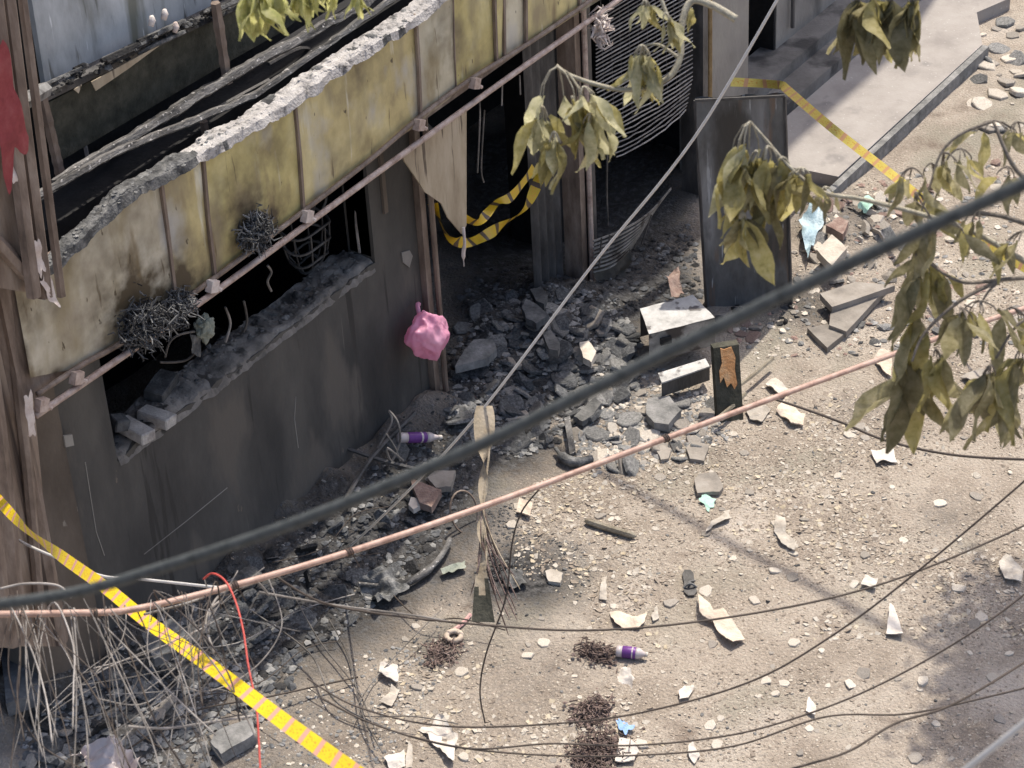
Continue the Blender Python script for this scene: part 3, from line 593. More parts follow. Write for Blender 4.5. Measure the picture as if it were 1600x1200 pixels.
def kind_of(o):
    m = o.data.materials[0].name; rock = o.data.name.startswith('chunk')
    c = {'broken_concrete': 'grey', 'sooted_concrete': 'dark sooty', 'pale_plaster': 'pale', 'burnt_red': 'red', 'red_brick': 'reddish', 'stone_slab': 'tan grey', 'char': 'black charred'}[m]
    return c+(' lump' if rock else ' flat flake')
relabel(REC, kind_of)

# gravel: one mass of tiny flakes over the lane
def gravel(n):
    V = []; Fc = []; MI = []
    for i in range(n):
        k = random.random()
        if k < .62: u, v = in_px(SUNNY)
        elif k < .8: u, v = in_px([(900, 700), (1200, 560), (1599, 430), (1599, 700), (1000, 800)])
        elif k < .88: u, v = in_px(FAR)
        elif k < .95: u, v = in_px(BASE)
        else: u, v = in_px(DOOR)
        p = gz(u, v); z = hgt(p.x, p.y); s = soot(p.x, p.y)
        if k < .8 and nz(p.x, p.y, 6, 1.1)+.5*nz(p.x, p.y, 2, 3.5)+.22*(v < 850) < random.uniform(-.35, .5) and random.random() < .9: continue
        r = (.0035+.013*random.random()**3)*(1.5 if random.random() < .05 else 1)
        m = random.choices((0, 1, 2, 3, 4), (2.5, 4, 4, .35, .2))[0] if s < .35 else random.choices((0, 1, 2, 3, 4), (.5, 0, .05, 2, 7))[0]
        q = random.randint(4, 6); a0 = random.random()*6; o = len(V); el = random.uniform(.45, 1); tx, ty = random.gauss(0, .2), random.gauss(0, .2)
        ca, sa = math.cos(a0), math.sin(a0); h = r*random.uniform(.1, .45)
        for zz in (h, -r*.2):
            for j in range(q):
                a = 6.283*j/q; rr = r*(.75+.35*((j*7919+i*31) % 10)/10); x, y = rr*math.cos(a), rr*el*math.sin(a)
                X, Y = x*ca-y*sa, x*sa+y*ca; V.append((p.x+X, p.y+Y, z+zz+tx*X+ty*Y))
        Fc.append(tuple(o+j for j in range(q))); MI.append(m)
        for j in range(q): Fc.append((o+j, o+q+j, o+q+(j+1) % q, o+(j+1) % q)); MI.append(m)
    me = bpy.data.meshes.new('gravel'); me.from_pydata(V, [], Fc)
    M['chip0'] = mat('grit_plaster', [(.33, .285, .235), (.42, .37, .31), (.5, .45, .39)], 40, .9, .2)
    M['grit'] = mat('brown_grit', [(.19, .155, .125), (.27, .225, .185), (.35, .3, .25)], 40, .9, .2)
    for q in ('grit', 'chip0', 'grit', 'conc', 'concd'): me.materials.append(M[q])
    me.polygons.foreach_set('material_index', MI); me.update(); tag(link('gravel', me), kind='stuff')
mb = MB()
for poly, n, r0, r1, mm in ((DOOR, 3000, .008, .045, (0, 1, 1, 0, 2)), ([(885, 640), (950, 570), (1010, 560), (1110, 620), (1150, 690), (1000, 735), (900, 705)], 1300, .006, .03, (0, 0, 3, 1)), (BASE, 3400, .008, .04, (1, 1, 1, 2, 2, 2, 0)), (EDGE_, 500, .008, .04, (0, 0, 3)), (FAR, 1100, .008, .04, (0, 0, 3, 3, 4)), ([(700, 480), (760, 420), (880, 420), (940, 470), (900, 540)], 500, .01, .04, (1, 2, 1)), ([(930, 470), (960, 400), (1080, 350), (1100, 470), (1010, 490)], 500, .01, .05, (1, 2, 2)), ([(30, 1080), (330, 1040), (480, 1040), (440, 1110), (330, 1199), (20, 1199)], 1300, .01, .05, (0, 1, 1, 0, 2)), ([(440, 1100), (600, 1000), (700, 1040), (600, 1199), (340, 1199)], 700, .006, .022, (0, 3, 1, 0))):
    for i in range(n):
        u, v = in_px(poly); p = g(u, v); r = r0+(r1-r0)*random.random()**3
        crumb(mb, (p.x, p.y, hgt(p.x, p.y)+r*.15), r, random.choice(mm), .6)
tag(obj('rubble_bits', mb, [M['conc'], M['concd'], M['char'], M['pale'], M['red_brick']]), kind='stuff')
gravel(60000)
mb = MB(); n_ = 0
CH = [(820, 760), (1000, 700), (1160, 600), (1300, 610), (1599, 540), (1760, 600), (1760, 950), (1599, 1000), (1250, 1000), (1000, 1190), (700, 1190), (560, 1190), (640, 1000), (800, 900)]
while n_ < 7000:
    u, v = in_px(CH); p = gz(u, v)
    if nz(p.x, p.y, 21, 1.3)+.5*nz(p.x, p.y, 12, 4)+(.35 if 640 < v < 900 and u < 1350 else 0) < random.uniform(-.1, .9): continue
    n_ += 1; r = .006+.022*random.random()**2.8; q_ = random.randint(4, 6); a0 = random.random()*6; ring = []; tx, ty = random.gauss(0, .22), random.gauss(0, .22); h0 = hgt(p.x, p.y)
    for t_ in range(q_):
        a = a0+6.283*(t_+random.uniform(-.3, .3))/q_; rr = r*random.uniform(.5, 1.2); x, y = rr*math.cos(a), rr*math.sin(a); ring.append(Vector((p.x+x, p.y+y, h0+r*.22+tx*x+ty*y)))
    mb.add(ring+[v_-Vector((0, 0, r*.35)) for v_ in ring], [tuple(range(q_))]+[(t_, t_+q_, (t_+1) % q_+q_, (t_+1) % q_) for t_ in range(q_)], random.choice((0, 0, 1, 1, 2, 3)))
M['chip'] = mat('chip_plaster', [(.37, .325, .275), (.46, .415, .36), (.53, .485, .43)], 40, .9, .2)
tag(obj('plaster_chips', mb, [M['chip'], M['grit'], M['tan_wood'], M['grit']]), kind='stuff')
for poly, n in (([(1470, 60), (1599, 10), (1599, 230), (1500, 210)], 26), ([(1560, 100), (1660, 60), (1660, 300), (1560, 280)], 14)):
    scatter(poly, n, ['pale', 'slab', 'conc'], .03, .14, 'pavement_fragment', 'broken pavement fragment at the upper right', 'rubble', 'fragments beyond the pavement', True, .2)
relabel([q for q in REC if q[0].name.startswith('pavement_fragment')], kind_of)

# ---------------------------------------------------------------- bricks on the window sill
def brick_at(u, v, y, ang, tilt, m, label, size=(.23, .11, .075)):
    p = w(u, v, y); rot = Matrix.Rotation(ang, 3, 'Z') @ Matrix.Rotation(tilt, 3, 'X')
    mb = MB().box((0, 0, 0), size); me = mb.mesh('brick', m); bm = bmesh.new(); bm.from_mesh(me)
    bmesh.ops.bevel(bm, geom=bm.edges[:], offset=.008, segments=1, affect='EDGES'); bmesh.ops.subdivide_edges(bm, edges=bm.edges[:], cuts=2)
    for v_ in bm.verts: v_.co += v_.co.normalized()*.008*noise.noise(v_.co*18+Vector((u, v, 0)))
    bm.to_mesh(me); bm.free(); return tag(link('brick', me, None, Matrix.Translation(p) @ rot.to_4x4()), label, 'brick', 'loose bricks on the window sill')
brick_at(211, 672, .03, 1.45, .12, M['brick'], 'grey burnt brick jutting out over the sill, left of two', (.27, .115, .08))
brick_at(245, 652, .05, 1.62, .1, M['brick'], 'grey burnt brick on the sill, right of two with a chipped face', (.25, .11, .08))
brick_at(252, 603, .2, .3, .15, M['concd'], 'dark brick lying flat further back on the sill', (.26, .14, .08))
brick_at(186, 660, .1, 1.2, .3, M['concd'], 'small dark broken brick in the corner of the window opening', (.12, .1, .08))

# ---------------------------------------------------------------- things inside and round the openings
mb = MB()                                   # wire basket
BK = w(478, 375, .35)
WB = root('wire_basket', BK, 'rusty hooped wire basket in the dark window opening', 'basket')
for dz, r in ((.13, .20), (0, .19), (-.12, .16), (-.2, .1)):
    obj('hoop', MB().tube([BK+Vector((r*math.cos(a), r*math.sin(a)*.8, dz+.02*math.sin(3*a))) for a in np.linspace(0, 6.283, 25)], .011, 5), M['dsteel'], WB)
mb = MB()
for k in range(9):
    a = 6.283*k/9; mb.tube([BK+Vector((r*math.cos(a), r*.8*math.sin(a), z)) for z, r in ((.13, .20), (0, .19), (-.12, .16), (-.2, .1))], .006, 4)
obj('basket_wires', mb, M['dsteel'], WB)
obj('handle', MB().tube(spline([BK+Vector((.18, 0, .12)), BK+Vector((.24, -.02, .22)), BK+Vector((.2, -.02, .34)), BK+Vector((.12, 0, .2)), BK+Vector((.1, 0, .1))], 5), .011, 5), M['dsteel'], WB)
def blob(c, size, amp, fr, seed, sub=4, ridge=0.):
    bm = bmesh.new(); bmesh.ops.create_icosphere(bm, subdivisions=sub, radius=1); c = Vector(c)
    vs_ = []
    for v in bm.verts:
        d = v.co.copy(); k = 1+amp*noise.noise(d*fr+Vector((seed, 0, 0)))-ridge*abs(noise.noise(d*fr*1.7+Vector((0, seed, 4))))+amp*.4*noise.noise(d*fr*3.1+Vector((0, 0, seed)))
        vs_.append(c+Vector((d.x*size[0]*k, d.y*size[1]*k, d.z*size[2]*k)))
    fs = [tuple(v.index for v in f_.verts) for f_ in bm.faces]; bm.free(); return MB().add(vs_, fs)
GC = root('cloth_lump', w(320, 512, .05), 'pale green crumpled cloth lump hung inside the left window opening', 'cloth')
obj('cloth', blob(w(320, 512, .05), (.075, .06, .10), .35, 2.2, 3, 4, .3), M['gcloth'], GC, True)
obj('tail', crumple([w(296, 520, .06), w(314, 528, .06), w(312, 558, .05), w(298, 552, .05)], None, 8, 10, .02, 9, 4), M['ash'], GC, True)
obj('wire', MB().tube(spline([w(304, 518, .06), w(280, 523, .08), w(265, 535, .1), w(258, 558, .12)], 5), .008, 5).tube(spline([w(308, 548, .06), w(292, 562, .08), w(272, 566, .1), w(250, 566, .12)], 5), .008, 5), M['grey_wire'], GC)
for pts, lb in (([(418, 415), (424, 425), (418, 440), (424, 455)], 'pale twisted strip hanging in the middle of the dark window opening'), ([(381, 470), (386, 500), (380, 520)], 'thin grey strip hanging left of the middle in the dark window'), ([(352, 480), (360, 505), (352, 535)], 'thin dark cord hanging in the left half of the dark window')):
    solo('hanging_strip', MB().tube(spline([w(u, v, .15) for u, v in pts], 5), .009, 5), M['grey_wire'], lb, 'strip')
obj('cord', MB().tube(spline([w(560, 300, .12), w(556, 340, .14), w(562, 395, .13)], 5), .01, 5), M['grey_wire'], B)
def tangle(c, size, n, r, mats, seed, L_=.16, flat_=1.):
    rn = random.Random(seed); mb = MB(); c = Vector(c)
    for i in range(int(n*2.6)):
        p = c+Vector((rn.gauss(0, .45)*size[0], rn.gauss(0, .45)*size[1], rn.gauss(0, .45)*size[2])); d = Vector((rn.gauss(0, 1), rn.gauss(0, 1), rn.gauss(0, flat_))).normalized()
        q = p+d*L_*rn.uniform(.4, 1); k = (p+q)/2+Vector((rn.gauss(0, 1), rn.gauss(0, 1), rn.gauss(0, flat_)))*L_*.2
        mb.tube([p, k, q], [r*rn.uniform(.6, 1.4), r*rn.uniform(.8, 1.6), r*.4], 4, rn.randrange(len(mats)))
    return mb
for u, v, s, n, lb in ((222, 508, (.16, .10, .14), 90, 'charred frayed bundle clinging to the left part of the signboard rail'), (272, 484, (.15, .07, .07), 60, 'flat charred clump on the rail right of the frayed bundle'), (399, 362, (.10, .07, .10), 70, 'round charred bird-nest clump on the signboard rail above the window')):
    tag(solo('charred_clump', tangle(w(u, v, FY-.06), s, n*4, .0045, [0, 1, 2], u, .10), [M['char'], M['ash'], M['concd']], lb, 'charred clump'), kind='stuff')
# pink bag on the door post
BP = w(671, 520, -.2)
mb = MB(); bm = bmesh.new(); bmesh.ops.create_icosphere(bm, subdivisions=5, radius=1); vs_ = []
br = random.Random(23); PL = []
for i in range(75):
    n_ = Vector((br.gauss(0, 1), br.gauss(0, 1), br.gauss(0, 1))).normalized(); PL.append((n_, br.uniform(.80, 1.02)))
for v in bm.verts:
    d = v.co.normalized(); t = (d.z+1)/2
    cand = sorted(h_/max(.05, n_.dot(d)) for n_, h_ in PL if n_.dot(d) > .15)
    k = .9*min(1.25, cand[0])+.1*min(1.25, cand[1])+.012*noise.noise(d*9)+.10*noise.noise(d*1.7+Vector((3, 1, 0)))-.13*abs(noise.noise(d*2.1+Vector((7, 2, 0))))-.055*abs(noise.noise(d*4.6+Vector((2, 2, 9))))-.03*abs(noise.noise(d*10))
    wd = .235*(1-.30*t**2.2)*(1-.10*(1-t)**2); sx = d.x*wd*k-.035*t*t
    vs_.append(BP+Vector((sx, d.y*.16*k, d.z*.235*k-.05*max(0, d.x)*t)))
mb.add(vs_, [tuple(q.index for q in f_.verts) for f_ in bm.faces]); bm.free()
PB = root('plastic_bag', BP-Vector((0, 0, .2)), 'bright pink plastic bag hung on the door post', 'bag')
obj('bag_body', mb, M['pink'], PB, True)
obj('handle', MB().tube(spline([BP+Vector((.0, .08, .12)), BP+Vector((.05, .13, .17)), BP+Vector((.09, .15, .15))], 5), [.018]*11, 6), M['pink'], PB, True)
# tapes
def ribbon(pts, wid, twist, period, n=1):
    """flat tape along pts; uv runs in tape periods"""
    P = [Vector(p) for p in pts]; vs_ = []; uvs = []; s = 0
    for i, p in enumerate(P):
        t = (P[min(i+1, len(P)-1)]-P[max(0, i-1)]).normalized(); s += (P[i]-P[i-1]).length if i else 0
        a = t.cross((p-CAM).normalized()).normalized(); b_ = t.cross(a); q = twist(i/(len(P)-1)); c = (a*math.cos(q)+b_*math.sin(q))*wid/2
        vs_ += [p-c, p+c]; uvs += [(s/period, 0), (s/period, 1)]
    return vs_, [(2*i, 2*i+1, 2*i+3, 2*i+2) for i in range(len(P)-1)], uvs
def tape(name, pts, wid, m, label, cat, twist=lambda t: 0., period=.17, parent=None):
    vs_, fs, uvs = ribbon(pts, wid, twist, period); me = bpy.data.meshes.new(name); me.from_pydata([tuple(v) for v in vs_], [], fs)
    ul = me.uv_layers.new(name='UVMap')
    for l in me.loops: ul.data[l.index].uv = uvs[l.vertex_index]
    me.polygons.foreach_set('use_smooth', [True]*len(me.polygons)); me.materials.append(m); o = link(name, me, parent)
    return tag(o, label, cat) if label else o
def idp(pts, n=10):
    """pixel way-points with distances at both ends, distance interpolated in 1/d"""
    (u0, v0, d0), (u1, v1, d1) = pts[0], pts[-1]; out = []
    L_ = [0]
    for a, b_ in zip(pts, pts[1:]): L_.append(L_[-1]+math.hypot(b_[0]-a[0], b_[1]-a[1]))
    for p, l in zip(pts, L_):
        k = l/L_[-1]; out.append(dp(p[0], p[1], 1/((1-k)/d0+k/d1)))
    return spline(out, n)
pz = w(-8, 775, -.5); dz = (pz-CAM).dot(FW)
tape('barricade_tape', idp([(-8, 775, dz), (40, 826, 0), (100, 872, 0), (165, 918, 0), (232, 972, 0), (330, 1042, 0), (450, 1132, 0), (600, 1240, 7.2)]), .058, M['tape'],
     'yellow barricade tape running from the left posts across the hanging wires', 'tape', lambda t: .25*math.sin(t*7)+(.9 if .05 < t < .3 else 0)*math.sin((t-.05)*12.56)**2)
def tied(pts, y, **k): return spline([w(u, v, yy) for u, v, yy in pts], 10)
tape('barricade_tape', tied([(1142, 128, -.55), (1185, 130, -.7), (1222, 133, -.95)], 0)+spline([w(1222, 133, -.95), g(1300, 200, .55), g(1390, 270, .5), g(1440, 310, .6), g(1530, 375, .8), g(1640, 440, 1.0), g(1900, 590, 1.1)], 10)[1:], .075, M['tape_faded'],
     'faded yellow tape slanting from the dark standing panel over the pavement', 'tape', lambda t: .3*math.sin(9*t)*(t < .6)+.1)
tape('barricade_tape', tied([(676, 318, -.05), (700, 368, -.08), (735, 378, -.1), (780, 355, -.1), (822, 322, -.05), (850, 260, -.02)], 0), .085, M['tape_burnt'], 'scorched yellow tape sagging low across the doorway, lower strand', 'tape', lambda t: 1.1*math.sin(11*t)+.4)
tape('barricade_tape', tied([(722, 340, -.15), (748, 346, -.17), (775, 318, -.13), (800, 306, -.15), (835, 262, -.05)], 0), .07, M['tape_burnt'], 'scorched yellow tape strand above the sagging one in the doorway', 'tape', lambda t: .9*math.sin(9*t))

# ---------------------------------------------------------------- shutter grille
GR = root('roller_grille', w(1005, 100, -.05), 'torn drooping roller grille of thin rods over the right doorway', 'grille')
for i in range(36):
    i = i*.72
    l = (931+max(0, i-13)*2.6, 28+i*8.6); r_ = (1082-max(0, i-20)*2, -62+i*9.3)
    sag = max(0, i-15)*1.5
    P = []
    for k in range(11):
        t = k/10; u = l[0]+(r_[0]-l[0])*t; v = l[1]+(r_[1]-l[1])*t+sag*4*t*(1-t)*.55+random.uniform(-.8, .8)*(i > 10)*1.6
        P.append(w(u, v, -.07-.006*max(0, i-12)*math.sin(3.14*t)))
    obj('rod', MB().tube(P, .0058, 4), M['brick'], GR)
mb = MB()
for u in range(938, 1075, 14): mb.tube([w(u+k*.7, -10+k*19-(u-940)*.45, -.06) for k in range(0, 12)], .003, 4)
obj('link_chain', mb, M['dsteel'], GR)
G2 = root('collapsed_grille', w(980, 400, -.3), 'bent lower piece of grille collapsed against the shutter guide', 'grille')
for i in range(9):
    P = spline([w(927, 377+i*6, -.25), w(975-i*2, 358+i*7, -.33), w(1015-i*3, 332+i*6, -.3), w(1048-i*4, 295+i*5, -.15)], 5)
    obj('rod', MB().tube(P, .009, 4), M['gsteel'], G2)
mb = MB()
for k in range(7): mb.tube([w(940+k*13, 372-k*6-abs(k-3)*1.5+4, -.31), w(936+k*11, 418-k*6, -.29)], .007, 4)
obj('cross_wires', mb, M['dsteel'], G2)
obj('hung_cloth', crumple([w(932, 398, -.28), w(978, 385, -.3), w(985, 440, -.3), w(934, 462, -.22)], None, 14, 14, .05, 6, 5), mat('sooty_cloth', [(.06, .055, .05), (.13, .12, .105)], 7), G2, True)
obj('cord', MB().tube(spline([w(950, 210, -.1), w(948, 290, -.1), w(950, 352, -.1)], 5), .008, 5), M['grey_wire'], GR)
for k, pts in enumerate(([(748, 150), (750, 180), (746, 270)], [(757, 172), (752, 260), (756, 285)], [(785, 125), (784, 165)], [(812, 118), (813, 148)], [(905, 118), (902, 150)])):
    obj('cord', MB().tube(spline([w(u, v, FY+.1) for u, v in pts], 5), .006, 5), M['grey_wire'], B)
solo('leaning_pole', MB().tube([(0.55, .9, 2.5), (1.1, .5, 1.55)], .025, 6), M['dsteel'], 'dark pole slanting inside the black doorway', 'pole')
# frayed white rag on rail by the grille
solo('frayed_rag', tangle(w(938, 45, FY-.08), (.05, .04, .14), 34, .008, [0], 77, .12), [M['shred']], 'frayed white rag tied to the rail before the grille', 'rag')

# ---------------------------------------------------------------- standing dark panel (door leaf)
a, b_ = gz(1101, 478, 0), None
PZ = 1.88
a0 = Vector((2.33, -.98, 0)); top0 = gz(1086, 157, PZ); top1 = gz(1226, 150, PZ)
dirp = Vector((top1.x-top0.x, top1.y-top0.y, 0)); nrm = dirp.cross(Vector((0, 0, 1))).normalized()
base0 = gz(1104, 482, .0); base1 = base0+dirp*1.0
SP = root('standing_panel', base0, 'dark scorched metal leaf standing upright right of the doorway', 'panel')
def spf(s, t):
    p = base0.lerp(base1, s).lerp(top0.lerp(top1, s), t); k = .03*nz(s*2, t*3, 1)+.008*nz(s*7, t*12, 4)
    return p+nrm*k+Vector((0, 0, .03*nz(s*6, 0, 3)*t**6))
mb = MB().grid(lambda s, t: spf(s, t), 14, 24).grid(lambda s, t: spf(s, t)-nrm*.04, 14, 24)
obj('sheet', mb, M['sheet'], SP, True)
obj('edge_frame', MB().tube([spf(0, 0), spf(0, .5), spf(0, 1)], .014, 4).tube([spf(0, 1)-dirp*.0, spf(.5, 1), spf(1, 1)], .014, 4).tube([spf(1, 1), spf(1, .5), spf(1, 0)], .014, 4), M['dsteel'], SP)
# ---------------------------------------------------------------- metal boxes
def quadbox(c4, z, h, inset=.0):
    return [gz(u, v, z) for u, v in c4]
MBX = root('metal_box', gz(1055, 540, .1), 'grey dented metal box lying on the rubble, upper and larger', 'box')
tz = .42; T = quadbox([(1000, 482), (1082, 460), (1117, 496), (1014, 522)], tz, 0)
def lid(s, t):
    p = T[0].lerp(T[1], s).lerp(T[3].lerp(T[2], s), t); return p+Vector((0, 0, .012*nz(s*3, t*3, 2)-.01*math.sin(3.14*s)*math.sin(3.14*t)))
M['lidsteel'] = mat('sunlit_steel', [(.28, .275, .27), (.45, .44, .43), (.58, .57, .56)], 8, .55, .2, spec=.5, spots=[((.12, .11, .11), 7, .6, .06, (1, 1, 1))])  # sunlit look painted in: box tops paler than their sides
obj('lid', MB().grid(lid, 14, 10), M['lidsteel'], MBX, True)
dn = Vector((0, 0, -.26))
obj('side', MB().prism([T[3]+Vector((0, 0, -.008)), T[2]+Vector((0, 0, -.008)), T[2]+dn, T[3]+dn], (T[0]-T[3]).normalized()*.01), M['gsteel'], MBX)
obj('side', MB().prism([T[1]+Vector((0, 0, -.008)), T[2]+Vector((0, 0, -.008)), T[2]+dn, T[1]+dn], (T[0]-T[1]).normalized()*.01), M['gsteel'], MBX)
obj('back', MB().prism([T[0]+Vector((0, 0, -.008)), T[1]+Vector((0, 0, -.008)), T[1]+dn, T[0]+dn], (T[3]-T[0]).normalized()*.01), M['dsteel'], MBX)
obj('vent_slot', MB().box(T[3].lerp(T[2], .25)+dn*.35+(T[3]-T[0]).normalized()*.012, (.09, .02, .06), Matrix.Rotation(math.atan2((T[2]-T[3]).y, (T[2]-T[3]).x), 3, 'Z')), M['soot'], MBX)
T2 = quadbox([(1028, 585), (1102, 562), (1109, 574), (1034, 600)], .2, 0)
M2 = root('metal_box', gz(1070, 600, 0), 'small flat metal tray box below the larger metal box', 'box')
obj('lid', MB().prism(T2, (0, 0, .012)), M['lidsteel'], M2)
obj('side', MB().prism([T2[3]+Vector((0, 0, -.003)), T2[2]+Vector((0, 0, -.003)), T2[2]+Vector((0, 0, -.12)), T2[3]+Vector((0, 0, -.12))], (T2[0]-T2[3]).normalized()*.01), M['dsteel'], M2)
obj('end', MB().prism([T2[1]+Vector((0, 0, -.003)), T2[2]+Vector((.0, 0, -.003)), T2[2]+Vector((0, 0, -.12)), T2[1]+Vector((0, 0, -.12))], (T2[0]-T2[1]).normalized()*.01), M['gsteel'], M2)
# burnt post stub with orange scorched face
ST = root('post_stub', gz(1137, 665, 0), 'short burnt timber post with an orange scorched top in the rubble', 'post')
q0 = gz(1139, 660, 0); top = gz(1131, 540, .52)
ax = (top-q0); bb = MB().prism([q0+Vector((-.07, .05, -.05)), q0+Vector((.07, -.09, -.05)), q0+Vector((.12, -.04, -.05)), q0+Vector((-.03, .1, -.05))], ax+Vector((0, 0, .05)))
obj('timber', bb, M['olive_wood'], ST)
n_ = Vector((-.12, -.1, 0)).normalized()*.006
fp = lambda a, t: q0+ax*t+Vector((-.068+.136*a, .048-.136*a, 0))*(1-.25*t)+n_
obj('scorched_face', MB().prism([fp(.12, .55), fp(.3, .62), fp(.42, .48), fp(.62, .53), fp(.75, .44), fp(.9, .5), fp(.86, .7), fp(.95, .85), fp(.8, .99), fp(.4, .97), fp(.2, .99), fp(.25, .8), fp(.1, .7)], n_), M['orange'], ST)

# ---------------------------------------------------------------- slabs and flat litter
def slab(pts, up, th, m, name, label, cat, bump=0.):
    P = [g(u, v, up) for u, v in pts]; z = max(hgt(p.x, p.y) for p in P)+up; P = [gz(u, v, z) for u, v in pts]
    # ragged outline
    out = []
    for a, b_ in zip(P, P[1:]+P[:1]):
        n = 3
        for k in range(n): q = a.lerp(b_, k/n); out.append(q+Vector((nz(q.x, q.y, 0, 30), nz(q.x, q.y, 5, 30), 0))*min(.012, (b_-a).length*.08))
    if th > .022: return solo(name, MB().prism(out, (0, 0, -th-.01)), m, label, cat)
    bm = bmesh.new(); vs_ = [bm.verts.new(p) for p in out]; bm.faces.new(vs_); bmesh.ops.triangulate(bm, faces=bm.faces[:]); bmesh.ops.subdivide_edges(bm, edges=bm.edges[:], cuts=3, use_grid_fill=True)
    sz = max((a-out[0]).length for a in out); sd_ = random.random()*40
    for v in bm.verts:
        q = v.co; k = nz(q.x+sd_, q.y, 0, 2.2/max(sz, .05)); v.co = Vector((q.x+.004*nz(q.x, q.y, 3, 60), q.y+.004*nz(q.x, q.y, 8, 60), q.z+sz*.15*k+.006*nz(q.x, q.y, sd_, 25)+sz*.03))
    top = list(bm.verts); r_ = bmesh.ops.extrude_face_region(bm, geom=bm.faces[:])
    for v in r_['geom']:
        if isinstance(v, bmesh.types.BMVert): v.co.z -= max(.004, th*.5)
    bm.verts.ensure_lookup_table(); bm.verts.index_update(); mb = MB().add([v.co.copy() for v in bm.verts], [tuple(v.index for v in f_.verts) for f_ in bm.faces]); bm.free()
    return solo(name, mb, m, label, cat)
